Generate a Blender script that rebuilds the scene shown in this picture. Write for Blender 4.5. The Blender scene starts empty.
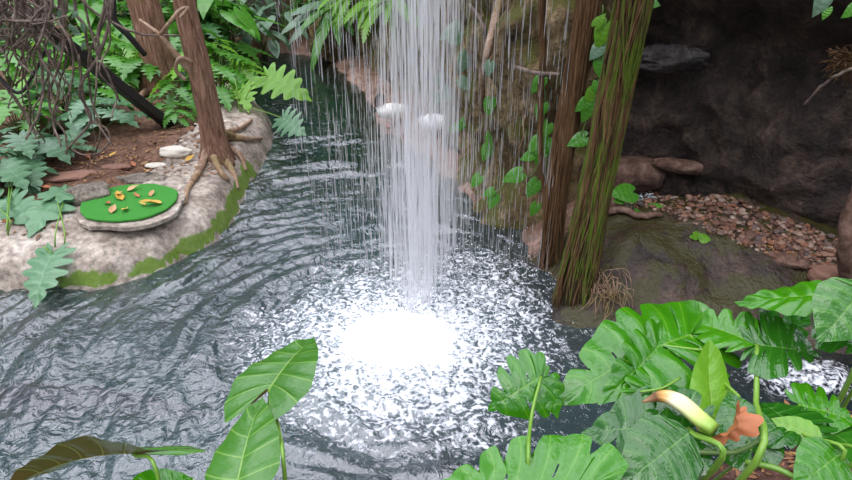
import bpy, math, random
import numpy as np
from mathutils import Vector, Matrix
from mathutils.bvhtree import BVHTree
R = random.Random(7)
NR = np.random.default_rng(11)
C = bpy.context.scene.collection
SC = bpy.context.scene
PI = math.pi

# ------------------------------------------------------------------ camera
CAMZ, PITCH, FPX = 4.0, math.radians(28), 631.0
cam = bpy.data.objects.new('camera', bpy.data.cameras.new('camera')); C.objects.link(cam)
cam.location = (0, 0, CAMZ); cam.rotation_euler = (math.radians(62), 0, 0)
cam.data.lens = FPX / 852 * 36; cam.data.sensor_width = 36
cam.data.clip_start = .05; cam.data.clip_end = 200
SC.camera = cam
FW = np.array((0, math.cos(PITCH), -math.sin(PITCH))); UPV = np.array((0, math.sin(PITCH), math.cos(PITCH)))
CP = np.array((0, 0, CAMZ))
def ray(px, py): return FW + np.array(((px - 426) / FPX, 0, 0)) + UPV * ((240 - py) / FPX)
def P(px, py, z=0.0):                       # the place on level z seen at a pixel of the photograph
    r = ray(px, py); return CP + r * ((z - CAMZ) / r[2])
def PY(px, py, Y): r = ray(px, py); return CP + r * (Y / r[1])
def PD(px, py, d): return CP + ray(px, py) * d

# ------------------------------------------------------------------ noise
def _h(ix, iy, iz):
    n = (ix * 374761393 + iy * 668265263 + iz * 2147483647 * 3 + 1013904223) & 0xffffffff
    n = ((n ^ (n >> 13)) * 1274126177) & 0xffffffff
    n = ((n ^ (n >> 16)) * 2246822519) & 0xffffffff
    return ((n ^ (n >> 15)) & 0xffffff) / float(0xffffff)
def vnoise(x, y, z):
    x, y, z = np.broadcast_arrays(np.asarray(x, float), np.asarray(y, float), np.asarray(z, float))
    fx, fy, fz = np.floor(x), np.floor(y), np.floor(z)
    i, j, k = fx.astype(np.int64), fy.astype(np.int64), fz.astype(np.int64)
    u, v, w = x - fx, y - fy, z - fz
    u, v, w = u*u*(3-2*u), v*v*(3-2*v), w*w*(3-2*w)
    r = 0
    for a in (0, 1):
        for b in (0, 1):
            for c in (0, 1):
                r = r + _h(i+a, j+b, k+c) * (u if a else 1-u) * (v if b else 1-v) * (w if c else 1-w)
    return r * 2 - 1
def fbm(x, y, z=0.0, o=4, g=.5):
    t, a, s = 0, 1.0, 0
    for q in range(o):
        t = t + a * vnoise(np.asarray(x) * 2**q + q*17.3, np.asarray(y) * 2**q + q*5.1, np.asarray(z) * 2**q + q*9.7); s += a; a *= g
    return t / s
def smooth(a, b, x): t = np.clip((x - a) / (b - a), 0, 1); return t*t*(3-2*t)

# ------------------------------------------------------------------ mesh helpers
class MB:
    def __init__(s): s.v = []; s.f = []; s.uv = []; s.mi = []; s.n = 0
    def add(s, verts, faces, uv=None, mi=0):
        verts = [tuple(map(float, q)) for q in verts]
        b = s.n; s.v += verts; s.n += len(verts)
        for f in faces:
            s.f.append(tuple(i + b for i in f)); s.mi.append(mi)
        s.uv += [tuple(q) for q in uv] if uv is not None else [(0, 0)] * len(verts)
    def build(s, name, mats, parent=None, smooth=True):
        me = bpy.data.meshes.new(name); me.from_pydata(s.v, [], s.f)
        if not isinstance(mats, (list, tuple)): mats = [mats]
        for m in mats: me.materials.append(m)
        if len(mats) > 1: me.polygons.foreach_set('material_index', s.mi)
        if smooth: me.polygons.foreach_set('use_smooth', [True] * len(me.polygons))
        ul = me.uv_layers.new(name='UVMap')
        li = np.empty(len(me.loops), np.int32); me.loops.foreach_get('vertex_index', li)
        ul.data.foreach_set('uv', np.array(s.uv, np.float32)[li].ravel())
        me.update()
        o = bpy.data.objects.new(name, me); C.objects.link(o)
        if parent: o.parent = parent
        return o
def tag(o, label=None, cat=None, group=None, kind=None):
    if label: o['label'] = label
    if cat: o['category'] = cat
    if group: o['group'] = group
    if kind: o['kind'] = kind
    return o
def empty(name, loc=(0, 0, 0), rz=0.0):
    o = bpy.data.objects.new(name, None); C.objects.link(o); o.location = [float(q) for q in loc]; o.rotation_euler = (0, 0, rz); o.empty_display_size = .1
    return o
def copy_tree(root, loc, rz=0.0, sc=1.0, rot=None):
    r = root.copy(); C.objects.link(r); r.location = [float(q) for q in loc]; r.rotation_euler = rot or (0, 0, rz)
    r.scale = (sc,)*3 if not isinstance(sc, tuple) else sc
    for ch in list(root.children):
        c = ch.copy(); C.objects.link(c); c.parent = r
        for g in list(ch.children):
            d = g.copy(); C.objects.link(d); d.parent = c
    return r
def rebase(o, loc):                          # move a thing's origin to its base, keeping its shape where it stands
    loc = Vector([float(q) for q in loc])
    if o.type == 'MESH': o.data.transform(Matrix.Translation(-loc))
    for c in o.children:
        if c.type == 'MESH':
            c.data.transform(Matrix.Translation(-loc))
            for g in c.children:
                if g.type == 'MESH': g.data.transform(Matrix.Translation(-loc))
    o.location = loc
def catmull(pts, n):
    pts = [np.array(p, float) for p in pts]; p = [2*pts[0]-pts[1]] + pts + [2*pts[-1]-pts[-2]]
    out = []
    m = len(pts) - 1
    for k in range(n + 1):
        u = k / n * m; i = min(int(u), m - 1); t = u - i
        a, b, c, d = p[i], p[i+1], p[i+2], p[i+3]
        out.append(.5*((2*b) + (-a+c)*t + (2*a-5*b+4*c-d)*t*t + (-a+3*b-3*c+d)*t**3))
    return out
def frames(pts):
    n = len(pts); T = []
    for i in range(n):
        d = pts[min(i+1, n-1)] - pts[max(i-1, 0)]; T.append(d / (np.linalg.norm(d) + 1e-9))
    ref = np.array((0, 0, 1.)) if abs(T[0][2]) < .9 else np.array((0, 1., 0))
    u = np.cross(ref, T[0]); u /= np.linalg.norm(u); out = []
    for t in T:
        u = u - t * np.dot(u, t); u /= np.linalg.norm(u) + 1e-9
        out.append((t, u, np.cross(t, u)))
    return out
def tube(mb, pts, rad, seg=8, mi=0, caps=True, rfun=None, uvl=1.0):
    pts = [np.array(p, float) for p in pts]; fr = frames(pts); n = len(pts)
    if not hasattr(rad, '__len__'): rad = [rad] * n
    V = []; U = []
    for i in range(n):
        t, u, v = fr[i]; r = rad[i]
        r1, r2 = (r if hasattr(r, '__len__') else (r, r))
        for k in range(seg):
            a = 2*PI*k/seg; m = rfun(a, i/(n-1)) if rfun else 1.0
            V.append(pts[i] + (u*math.cos(a)*r1 + v*math.sin(a)*r2) * m); U.append((k/seg, i/(n-1)*uvl))
    F = [(i*seg+k, i*seg+(k+1) % seg, (i+1)*seg+(k+1) % seg, (i+1)*seg+k) for i in range(n-1) for k in range(seg)]
    if caps: F += [tuple(reversed(range(seg))), tuple((n-1)*seg+k for k in range(seg))]
    mb.add(V, F, U, mi)
def grid_faces(nu, nv):
    a = np.arange(nu*nv).reshape(nu, nv)
    return np.stack([a[:-1, :-1], a[1:, :-1], a[1:, 1:], a[:-1, 1:]], -1).reshape(-1, 4)
def np_mesh(name, V, F, mats, parent=None, attrs=None):
    me = bpy.data.meshes.new(name)
    me.vertices.add(len(V)); me.vertices.foreach_set('co', np.asarray(V, np.float32).ravel())
    F = np.asarray(F, np.int32); k = F.shape[1]
    me.loops.add(F.size); me.loops.foreach_set('vertex_index', F.ravel())
    me.polygons.add(len(F)); me.polygons.foreach_set('loop_start', np.arange(len(F), dtype=np.int32) * k)
    me.polygons.foreach_set('loop_total', np.full(len(F), k, np.int32))
    me.update(calc_edges=True); me.validate()
    me.polygons.foreach_set('use_smooth', [True] * len(me.polygons))
    me.materials.append(mats)
    for an, av in (attrs or {}).items():
        at = me.attributes.new(an, 'FLOAT', 'POINT'); at.data.foreach_set('value', np.asarray(av, np.float32).ravel())
    o = bpy.data.objects.new(name, me); C.objects.link(o)
    if parent: o.parent = parent
    return o
def rock_mesh(name, size, seed, mat, parent=None, sub=4, amp=.25, freq=1.5, flat=0.0):
    import bmesh
    bm = bmesh.new(); bmesh.ops.create_icosphere(bm, subdivisions=sub, radius=1)
    V = np.array([v.co[:] for v in bm.verts]); F = [tuple(v.index for v in f.verts) for f in bm.faces]; bm.free()
    d = 1 + amp * fbm(V[:, 0]*freq+seed, V[:, 1]*freq+seed*2.3, V[:, 2]*freq, 4) * 1.6
    d = np.round(d*9)/9*.35 + d*.65
    V = V * d[:, None]
    if flat: V[:, 2] = np.clip(V[:, 2], -1, 1-flat) 
    V = V * np.array(size)
    return np_mesh(name, V, F, mat, parent)

# ------------------------------------------------------------------ materials
class NT:
    def __init__(s, name):
        s.m = bpy.data.materials.new(name); s.m.use_nodes = True; s.t = s.m.node_tree; s.t.nodes.clear()
        s.out = s.t.nodes.new('ShaderNodeOutputMaterial')
    def n(s, typ, props=None, **ins):
        nd = s.t.nodes.new('ShaderNode' + typ)
        for k, v in (props or {}).items(): setattr(nd, k, v)
        for k, v in ins.items():
            k = k.replace('_', ' ') if k.replace('_', ' ') in nd.inputs else k
            s.set(nd, int(k[1:]) if k[0] == 'i' and k[1:].isdigit() else k, v)
        return nd
    def set(s, nd, k, v):
        if isinstance(v, bpy.types.NodeSocket): s.t.links.new(v, nd.inputs[k])
        else:
            if isinstance(v, tuple) and len(v) == 3 and nd.inputs[k].type == 'RGBA': v = v + (1,)
            nd.inputs[k].default_value = v
    def co(s, scale=(1, 1, 1), kind='Object'):
        t = s.n('TexCoord'); m = s.n('Mapping', Vector=t.outputs[kind], Scale=scale); return m.outputs[0]
    def noise(s, vec, scale, detail=4, rough=.55, dist=0.0):
        return s.n('TexNoise', Vector=vec, Scale=float(scale), Detail=float(detail), Roughness=rough, Distortion=dist).outputs[0]
    def ramp(s, fac, stops, interp='LINEAR'):
        r = s.n('ValToRGB', Fac=fac); e = r.color_ramp; e.interpolation = interp
        while len(e.elements) < len(stops): e.elements.new(.5)
        for q, (p, c) in zip(e.elements, stops):
            q.position = p; q.color = (c + (1,)) if isinstance(c, tuple) else (c, c, c, 1)
        return r.outputs[0]
    def mix(s, fac, a, b, mode='MIX'):
        m = s.n('Mix', {'data_type': 'RGBA', 'blend_type': mode}); s.set(m, 0, fac)
        s.set(m, 6, a); s.set(m, 7, b); return m.outputs[2]
    def math(s, op, a, b=0.0, clamp=False):
        m = s.n('Math', {'operation': op, 'use_clamp': clamp}); s.set(m, 0, a); s.set(m, 1, b); return m.outputs[0]
    def bump(s, h, strength=.4, dist=.05, normal=None):
        b = s.n('Bump', Height=h, Strength=strength, Distance=dist)
        if normal: s.set(b, 'Normal', normal)
        return b.outputs[0]
    def bsdf(s, color, rough=.8, normal=None, **kw):
        b = s.n('BsdfPrincipled'); s.set(b, 'Base Color', color); s.set(b, 'Roughness', rough)
        if normal: s.set(b, 'Normal', normal)
        for k, v in kw.items(): s.set(b, k.replace('_', ' '), v)
        return b.outputs[0]
    def done(s, sh): s.t.links.new(sh, s.out.inputs[0]); return s.m
def m_rock(name, c, scale=2.0, rough=.85, bump=.6, bd=.06, moss=None, moss_amt=.5, stretch=(1, 1, 1), bed=False, mossattr=False, spec=.3):
    t = NT(name); co = t.co(stretch)
    a = t.noise(co, scale, 6, .62, .4); b = t.noise(co, scale*6, 5, .65); 
    col = t.ramp(a, [(.3, c[0]), (.5, c[1]), (.7, c[2])])
    col = t.mix(.75, col, t.ramp(b, [(.3, .22), (.5, .85), (.7, 1.5)]), 'MULTIPLY')
    vor = t.n('TexVoronoi', {'feature': 'DISTANCE_TO_EDGE'}, Vector=t.n('VectorMath', {'operation': 'ADD'}, i0=co, i1=t.n('TexNoise', Vector=co, Scale=scale*2).outputs[1]).outputs[0], Scale=scale*1.2).outputs[0]
    crack = t.ramp(vor, [(0, .45), (.05, 1.0)])
    col = t.mix(.18, col, crack, 'MULTIPLY')
    if moss:
        geo = t.n('NewGeometry'); z = t.n('SeparateXYZ', Vector=geo.outputs['Normal']).outputs[2]
        mn = t.noise(co, scale*1.6, 5, .6)
        k = t.math('ADD', t.math('MULTIPLY', mn, 1.6), t.math('MULTIPLY', z, .25))
        if mossattr: k = t.math('ADD', t.math('MULTIPLY', mn, .8), t.n('Attribute', {'attribute_name': 'moss'}).outputs['Fac'])
        mf = t.ramp(k, [(1.0 - moss_amt*.4, 0.0), (1.30 - moss_amt*.4, .9)])
        mc = t.mix(t.noise(co, scale*9, 3), tuple(q*.55 for q in moss), tuple(q*1.35 for q in moss))
        col = t.mix(mf, col, mc)
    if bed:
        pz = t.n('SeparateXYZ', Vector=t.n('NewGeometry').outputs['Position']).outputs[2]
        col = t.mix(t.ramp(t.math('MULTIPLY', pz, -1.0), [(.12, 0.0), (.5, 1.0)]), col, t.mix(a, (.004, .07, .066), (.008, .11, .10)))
    h = t.math('ADD', t.math('MULTIPLY', b, .5), t.math('ADD', a, t.math('MULTIPLY', crack, .04)))
    return t.done(t.bsdf(col, rough, t.bump(h, bump, bd), Specular_IOR_Level=spec))
def m_bark(name, c, scale=6, stretch=(3, 3, .35), moss=None, ma=.5, bump=.9, bd=.04):
    t = NT(name); co = t.co(stretch)
    a = t.noise(co, scale, 6, .7, .6); b = t.noise(t.co(), scale*.35, 4)
    col = t.ramp(a, [(.32, c[0]), (.5, c[1]), (.68, c[2])])
    if moss: col = t.mix(t.ramp(b, [(.62 - ma*.3, 0.0), (.78 - ma*.3, 1.0)]), col, t.mix(a, tuple(q*.45 for q in moss), tuple(q*1.5 for q in moss)))
    return t.done(t.bsdf(col, .85, t.bump(a, bump, bd), Specular_IOR_Level=.25))
def m_leaf(name, dark, light, vein=(.30, .45, .10), rough=.32, trans=.3, veinw=.06, spot=None, under=None, vstr=.55):
    t = NT(name); uv = t.n('UVMap').outputs[0]; sp = t.n('SeparateXYZ', Vector=uv)
    u, v = sp.outputs[0], sp.outputs[1]     # u: 0 midrib .. 1 edge, v: which side vein
    fr = t.math('ABSOLUTE', t.math('SUBTRACT', t.math('FRACT', t.math('ADD', v, .5)), .5))
    side = t.ramp(fr, [(0, 1.0), (veinw, 0.0)])
    mid = t.ramp(u, [(0, 1.0), (.035, .0)])
    vm = t.math('MAXIMUM', t.math('MULTIPLY', side, .7), mid)
    rnd = t.n('ObjectInfo').outputs['Random']
    n = t.noise(t.co(), 7, 3)
    base = t.mix(t.math('MULTIPLY', t.math('ADD', n, rnd), .5), dark, light)
    base = t.mix(t.ramp(fr, [(0, .35), (.3, 0.0)]), base, light)
    col = t.mix(t.math('MULTIPLY', vm, vstr), base, vein)
    if spot:
        col = t.mix(t.ramp(t.noise(t.co(), 16, 3), [(.64, 0.0), (.7, 1.0)]), col, spot)
    if under: col = t.mix(t.n('NewGeometry').outputs['Backfacing'], col, t.mix(t.math('MULTIPLY', vm, .8), under, (.35, .42, .1)))
    h = t.math('ADD', t.math('MULTIPLY', t.ramp(fr, [(0, 0.0), (.5, 1.0)]), .6), t.math('MULTIPLY', t.noise(t.co(), 22, 3), .8))
    nb = t.bump(h, .5, .012)
    b = t.bsdf(col, rough, nb, Specular_IOR_Level=.6)
    tr = t.n('BsdfTranslucent', Color=t.mix(.5, col, light, 'MIX'), Normal=nb).outputs[0]
    return t.done(t.n('MixShader', Fac=trans, i1=b, i2=tr).outputs[0])
def m_plain(name, c1, c2, scale=8, rough=.6, bump=.2, bd=.01, **kw):
    t = NT(name); a = t.noise(t.co(), scale, 4); rnd = t.n('ObjectInfo').outputs['Random']
    col = t.mix(t.math('MULTIPLY', t.math('ADD', a, rnd), .5), c1, c2)
    return t.done(t.bsdf(col, rough, t.bump(a, bump, bd), **kw))

M = {}
M['bank'] = m_rock('pale_bank_rock', ((.17, .135, .105), (.38, .32, .265), (.56, .50, .43)), 2.2, .8, .5, .05, moss=(.11, .20, .012), moss_amt=.2, mossattr=True, bed=True)
M['soil'] = m_rock('soil', ((.06, .03, .018), (.15, .08, .05), (.26, .15, .10)), 3.0, .95, .6, .05, bed=True)
M['cliff'] = m_rock('cliff_rock', ((.03, .018, .008), (.15, .10, .045), (.34, .25, .14)), 2.4, .7, 1.0, .12, moss=(.085, .085, .012), moss_amt=.42, stretch=(1, 1, .7))
M['ledge'] = m_rock('pink_ledge_rock', ((.08, .04, .02), (.23, .13, .09), (.38, .26, .21)), 2.6, .5, .5, .05, bed=True, spec=.5)
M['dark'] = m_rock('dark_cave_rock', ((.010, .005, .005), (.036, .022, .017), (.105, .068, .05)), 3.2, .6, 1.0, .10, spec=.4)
M['shelf'] = m_rock('wet_brown_rock', ((.014, .009, .007), (.045, .028, .018), (.11, .068, .045)), 2.4, .35, .9, .08, bed=True, spec=.5, moss=(.045, .04, .008), moss_amt=.1)
M['near'] = m_rock('near_bank_soil', ((.04, .018, .012), (.11, .05, .035), (.2, .11, .08)), 5, .8, .7, .05, bed=True)
M['bark'] = m_bark('tan_bark', ((.09, .042, .028), (.30, .16, .105), (.52, .33, .23)), 7, moss=(.2, .15, .04), ma=.1, bump=1.0, bd=.08)
M['root'] = m_bark('root_bark', ((.14, .08, .05), (.32, .21, .14), (.46, .34, .25)), 5, (1.5, 1.5, 1.5), moss=(.20, .15, .04), ma=.3, bump=.6)
M['trunk_brown'] = m_bark('fibrous_brown_bark', ((.03, .014, .006), (.11, .055, .022), (.24, .14, .07)), 9, (3, 3, .2), moss=(.07, .08, .012), ma=.0)
M['trunk_green'] = m_bark('fibrous_mossy_bark', ((.022, .016, .006), (.085, .07, .018), (.19, .165, .05)), 9, (3, 3, .2), moss=(.095, .14, .012), ma=.8)
M['trunk_core'] = m_bark('dark_fibrous_core', ((.01, .007, .003), (.04, .026, .01), (.09, .06, .025)), 9, (3, 3, .2))
M['vine'] = m_bark('vine_bark', ((.06, .04, .035), (.15, .11, .09), (.28, .21, .17)), 8, (1, 1, 1), bump=.3, bd=.01)
M['beam'] = m_plain('charred_wood', (.008, .006, .008), (.03, .022, .026), 12, .6, .5, .02)
M['moss'] = m_plain('moss', (.05, .10, .006), (.16, .26, .02), 30, .95, 1.0, .03)
M['turf'] = m_plain('green_turf', (.015, .16, .012), (.05, .30, .03), 90, .9, 1.0, .02)
M['wood'] = m_bark('driftwood', ((.05, .025, .018), (.15, .085, .062), (.28, .19, .15)), 6, (1, 1, 1), bump=.5)
M['redstone'] = m_plain('red_brown_stone', (.16, .075, .05), (.30, .16, .11), 6, .8, .5, .03)
M['whitestone'] = m_plain('white_stone', (.45, .40, .32), (.72, .67, .57), 5, .8, .5, .02)
M['greystone'] = m_rock('grey_stone', ((.09, .075, .06), (.2, .17, .135), (.33, .29, .24)), 6, .85, .6, .03)
M['outcrop'] = m_rock('dim_grey_rock', ((.03, .025, .025), (.08, .07, .068), (.16, .145, .14)), 5, .8, .9, .05)
M['swan'] = m_plain('white_feathers', (.72, .70, .68), (.9, .88, .86), 20, .7, .3, .01)
M['swan_neck'] = m_plain('black_feathers', (.02, .012, .012), (.05, .03, .028), 20, .6, .3, .01)
M['bill'] = m_plain('grey_bill', (.12, .08, .08), (.2, .14, .13), 20, .4)
M['pink'] = m_plain('pink_leg_skin', (.55, .25, .25), (.7, .36, .34), 20, .6)
LF = {
 'phil': m_leaf('philodendron_leaf', (.028, .15, .012), (.10, .34, .03), rough=.3),
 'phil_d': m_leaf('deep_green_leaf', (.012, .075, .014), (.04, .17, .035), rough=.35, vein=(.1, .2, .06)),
 'phil_b': m_leaf('lime_green_leaf', (.09, .28, .012), (.22, .50, .03), rough=.35, trans=.4),
 'mons': m_leaf('blue_green_monstera_leaf', (.045, .14, .055), (.13, .29, .14), vein=(.25, .4, .25), rough=.35, trans=.15),
 'heart': m_leaf('heart_vine_leaf', (.04, .2, .015), (.12, .38, .04), rough=.25, vstr=.35),
 'grey': m_leaf('grey_green_vine_leaf', (.07, .15, .08), (.16, .27, .17), rough=.4, trans=.15, vein=(.3, .4, .25), vstr=.3),
 'fore': m_leaf('glossy_foreground_leaf', (.012, .115, .002), (.060, .26, .005), vein=(.20, .38, .04), rough=.15, trans=.18, veinw=.035),
 'fore_d': m_leaf('glossy_dark_foreground_leaf', (.008, .07, .004), (.03, .155, .010), vein=(.14, .3, .05), rough=.12, trans=.12, veinw=.035),
 'fore_b': m_leaf('bright_yellow_green_leaf', (.09, .27, .006), (.18, .42, .015), vein=(.35, .5, .1), rough=.28, trans=.25, veinw=.035),
 'aloc': m_leaf('elephant_ear_leaf', (.02, .10, .008), (.075, .24, .025), vein=(.30, .48, .10), rough=.22, trans=.25, veinw=.05, vstr=.8, under=(.10, .06, .018)),
}
M['petiole'] = m_plain('green_petiole', (.10, .24, .02), (.20, .36, .05), 12, .35, .1)
M['petiole_d'] = m_plain('dark_green_petiole', (.05, .10, .02), (.10, .17, .04), 12, .4, .1)
def m_litter(name, stops):
    t = NT(name); g = t.n('NewGeometry').outputs['Random Per Island']
    rnd = t.n('ObjectInfo').outputs['Random']
    col = t.ramp(t.math('FRACT', t.math('ADD', g, rnd)), stops)
    n = t.noise(t.co(), 40, 3)
    col = t.mix(.5, col, t.ramp(n, [(.3, .5), (.6, 1.1)]), 'MULTIPLY')
    return t.done(t.bsdf(col, .75, t.bump(n, .4, .01)))
M['litter'] = m_litter('dry_leaves', [(0, (.10, .045, .02)), (.3, (.22, .10, .04)), (.55, (.34, .16, .06)), (.75, (.16, .08, .05)), (.9, (.42, .24, .07)), (1, (.3, .12, .04))])
M['pebble'] = m_litter('mixed_pebbles', [(0, (.07, .035, .025)), (.25, (.20, .09, .055)), (.45, (.10, .075, .07)), (.6, (.30, .17, .11)), (.75, (.22, .08, .035)), (.9, (.38, .29, .23)), (1, (.14, .06, .035))])
M['yellowleaf'] = m_plain('yellow_dead_leaf', (.50, .28, .03), (.62, .42, .09), 10, .6)
M['tanleaf'] = m_plain('tan_dead_leaf', (.42, .22, .10), (.60, .38, .2), 10, .6)
M['orangeleaf'] = m_plain('orange_dead_leaf', (.28, .075, .02), (.45, .16, .06), 12, .6)

# ------------------------------------------------------------------ terrain
def sd(poly, x, y):                          # signed distance, positive inside
    poly = np.asarray(poly, float)[:, :2]; n = len(poly); d2 = np.full(x.shape, 1e18); ins = np.zeros(x.shape, bool)
    for i in range(n):
        ax, ay = poly[i]; bx, by = poly[(i+1) % n]; ex, ey = bx-ax, by-ay
        t = np.clip(((x-ax)*ex + (y-ay)*ey) / (ex*ex+ey*ey+1e-12), 0, 1)
        d2 = np.minimum(d2, (x-ax-t*ex)**2 + (y-ay-t*ey)**2)
        c = (ay > y) != (by > y)
        with np.errstate(divide='ignore', invalid='ignore'): ins ^= c & (x < (bx-ax)*(y-ay)/(by-ay+1e-12)+ax)
    return np.where(ins, 1, -1) * np.sqrt(d2)
LEFT = [(-30, 7.2)] + [tuple(P(a, b)[:2]) for a, b in ((-260, 300), (0, 289), (40, 290), (90, 289), (130, 283), (165, 272), (190, 258), (215, 240), (235, 214), (248, 190), (262, 168), (272, 145), (273, 126), (262, 112), (246, 104), (236, 92), (236, 76), (246, 64), (262, 56))] + [(-7, 34), (-30, 34)]
RIGHT = [tuple(P(a, b)[:2]) for a, b in ((255, 50), (325, 57), (345, 76), (366, 98), (378, 116), (388, 134), (408, 148), (430, 164), (455, 184), (490, 208), (520, 236), (540, 262), (552, 288), (560, 318), (600, 334), (660, 338), (720, 345), (790, 352), (900, 356))] + [(30, 4.5), (30, 34), (-8, 34)]
NEAR = [(-30, -6), (-30, 2.2), (-4, 2.1), (-1, 2.3), (.3, 2.75), (1.0, 3.0), (1.5, 3.15), (2.3, 3.6), (3.2, 3.9), (30, 4.1), (30, -6)]
def H_left(x, y):
    d = sd(LEFT, x, y) + .13 * fbm(x*1.3, y*1.3, 3.3, 3)
    z = np.interp(d, [-3, -1.2, -.35, 0, .10, .3, .75, 2, 5, 12], [-1.5, -1.3, -.55, 0, .26, .43, .52, .55, .7, 1.3])
    return z + .10 * fbm(x*1.7, y*1.7, 1, 4) * smooth(-.2, .5, d) + .05 * fbm(x*5, y*5, 2, 3), d
def H_right(x, y):
    d = sd(RIGHT, x, y) + .24 * fbm(x*1.9, y*1.9, 7.3, 3)
    za = np.interp(d, [-3, -1.0, -.3, 0, .12, .35, 2, 8], [-1.5, -1.2, -.35, 0, .10, .18, .35, .8])
    zb = np.interp(d, [-3, -1.0, -.3, 0, .12, .5, .9, 1.2, 3, 8], [-1.5, -.9, -.25, 0, .12, .5, .74, .80, .9, 1.2])
    w = smooth(8.8, 7.0, y)
    z = za*(1-w) + zb*w
    return z + (.05 + .08*w) * fbm(x*1.9, y*1.9, 4, 4) * smooth(-.1, .4, d) + .025 * fbm(x*6, y*6, 2, 3), d
def H_near(x, y):
    d = sd(NEAR, x, y)
    z = np.interp(d, [-3, -1.2, -.3, 0, .2, .6, 2], [-1.5, -1.3, -.35, 0, .25, .45, .6])
    return z + .08 * fbm(x*2.5, y*2.5, 6, 4), d
BV = {}
def terrain(name, fn, x0, x1, y0, y1, st, mat, keep, label=None, cat=None, kind='structure', attrs=None, dz=0):
    xs = np.arange(x0, x1, st); ys = np.arange(y0, y1, st); X, Y = np.meshgrid(xs, ys, indexing='ij')
    Z, D = fn(X, Y); Z = Z + dz
    F = grid_faces(*X.shape); k = keep(X, Y, D).ravel(); F = F[k[F].all(1)]
    used = np.unique(F); mp = np.full(X.size, -1); mp[used] = np.arange(len(used)); F = mp[F]
    V = np.stack([X, Y, Z], -1).reshape(-1, 3)[used]
    at = {a: f(X, Y, Z, D).ravel()[used] for a, f in (attrs or {}).items()}
    o = np_mesh(name, V, F, mat, None, at); tag(o, label, cat, kind=kind)
    BV[name] = BVHTree.FromPolygons(V.tolist(), F.tolist())
    return o
def mossmask(X, Y, Z, D):
    a = smooth(-.02, .06, Z) * smooth(.42, .05, Z - .12*fbm(X*2.2, Y*2.2, 5, 3))
    side = smooth(-4.9, -4.3, X) * smooth(-1.9, -2.4, X) * smooth(11.5, 9.5, Y)
    return .12 + .82*a*side*(.82+.3*fbm(X*1.1, Y*1.1, 12, 2)) + .10*side*smooth(.75, .35, Z)
terrain('rock_bank', H_left, -9, -1.2, 5.6, 14.5, .05, M['bank'], lambda x, y, d: (d > -1.6) & (d < 1.25) & (y < 14), 'pale rock bank with a bright moss band rounding the left island', 'rock bank', kind='thing', attrs={'moss': mossmask})
terrain('ground_left', H_left, -26, -1, 5.6, 30, .11, M['soil'], lambda x, y, d: (d > 1.15) | ((y > 13.8) & (d > -1.6)), dz=-.03)
terrain('rock_ledge', H_right, -9, 2.6, 7.0, 26, .07, M['ledge'], lambda x, y, d: (d > -1.6) & (d < 3), 'pinkish wet rock ledge running along the foot of the cliff', 'rock ledge', kind='thing')
terrain('ground_right', H_right, -1, 9, 3.4, 10, .05, M['shelf'], lambda x, y, d: (d > -1.6) & (y < 7.15))
terrain('ground_near', H_near, -7, 7, -2, 5.6, .06, M['near'], lambda x, y, d: d > -1.6)
np_mesh('floor_pool', [(-30, -6, -1.35), (30, -6, -1.35), (30, 34, -1.35), (-30, 34, -1.35)], [(0, 1, 2, 3)], M['bank'])['kind'] = 'structure'

def ribbon(name, line, z0, h, mat, st=.09, amp=.35, lean=0.0, over=None, seed=0.0, label=None, cat=None, kind='structure', freq=.8):
    line = np.array(line, float); seg = np.linalg.norm(np.diff(line, axis=0), axis=1); cum = np.r_[0, np.cumsum(seg)]
    ns = int(cum[-1]/st)+1; S = np.linspace(0, cum[-1], ns)
    X = np.interp(S, cum, line[:, 0]); Y = np.interp(S, cum, line[:, 1])
    ker = np.ones(9)/9
    Xs = np.convolve(np.pad(X, 4, 'edge'), ker, 'valid'); Ys = np.convolve(np.pad(Y, 4, 'edge'), ker, 'valid')
    tx, ty = np.gradient(Xs), np.gradient(Ys); l = np.hypot(tx, ty)+1e-9; nx, ny = ty/l, -tx/l    # towards the pool when the line runs left to right
    nz = int(h/st)+1; Z = np.linspace(0, h, nz)
    ZZ = np.broadcast_to(Z, (ns, nz)); XX = Xs[:, None]; YY = Ys[:, None]
    a = fbm(XX*freq+seed, YY*freq, ZZ*freq*1.0, 5, .55)
    b = 1-np.abs(fbm(XX*freq*2.2+seed, YY*freq*2.2, ZZ*freq*1.4, 4))*2
    d = amp*a*1.7 + amp*.35*b + lean*ZZ
    if over is not None: d = d + np.interp(ZZ, over[0], over[1])
    V = np.stack([XX + nx[:, None]*d, YY + ny[:, None]*d, z0 + ZZ + .12*fbm(XX*2, YY*2, ZZ*2+9, 3)], -1).reshape(-1, 3)
    F = grid_faces(ns, nz)
    o = np_mesh(name, V, F, mat); tag(o, label, cat, kind=kind)
    BV[name] = BVHTree.FromPolygons(V.tolist(), F.tolist())
    return o
CL = [(-4.6, 21.5), tuple(P(335, 42, .2)[:2]), tuple(P(360, 55, .2)[:2]), tuple(P(395, 82, .2)[:2]), tuple(P(425, 105, .2)[:2]), tuple(P(452, 135, .2)[:2]), tuple(P(478, 168, .3)[:2]), tuple(P(505, 196, .3)[:2]), tuple(P(535, 212, .3)[:2]), tuple(P(560, 200, .5)[:2]), tuple(P(585, 180, .7)[:2]), (2.6, 9.0)]
ribbon('wall_back', CL, -.2, 7.5, M['cliff'], .07, .34, .0, freq=1.1)
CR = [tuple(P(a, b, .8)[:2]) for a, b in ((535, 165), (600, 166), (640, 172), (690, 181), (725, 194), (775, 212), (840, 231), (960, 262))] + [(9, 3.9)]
ribbon('wall_right', CR, .5, 6.5, M['dark'], .06, .2, 0.0, over=((0, .6, 1.6, 2.2, 3.0, 6.5), (-.14, -.05, -.25, -.1, .75, 1.6)), seed=4, freq=1.5)
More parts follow.
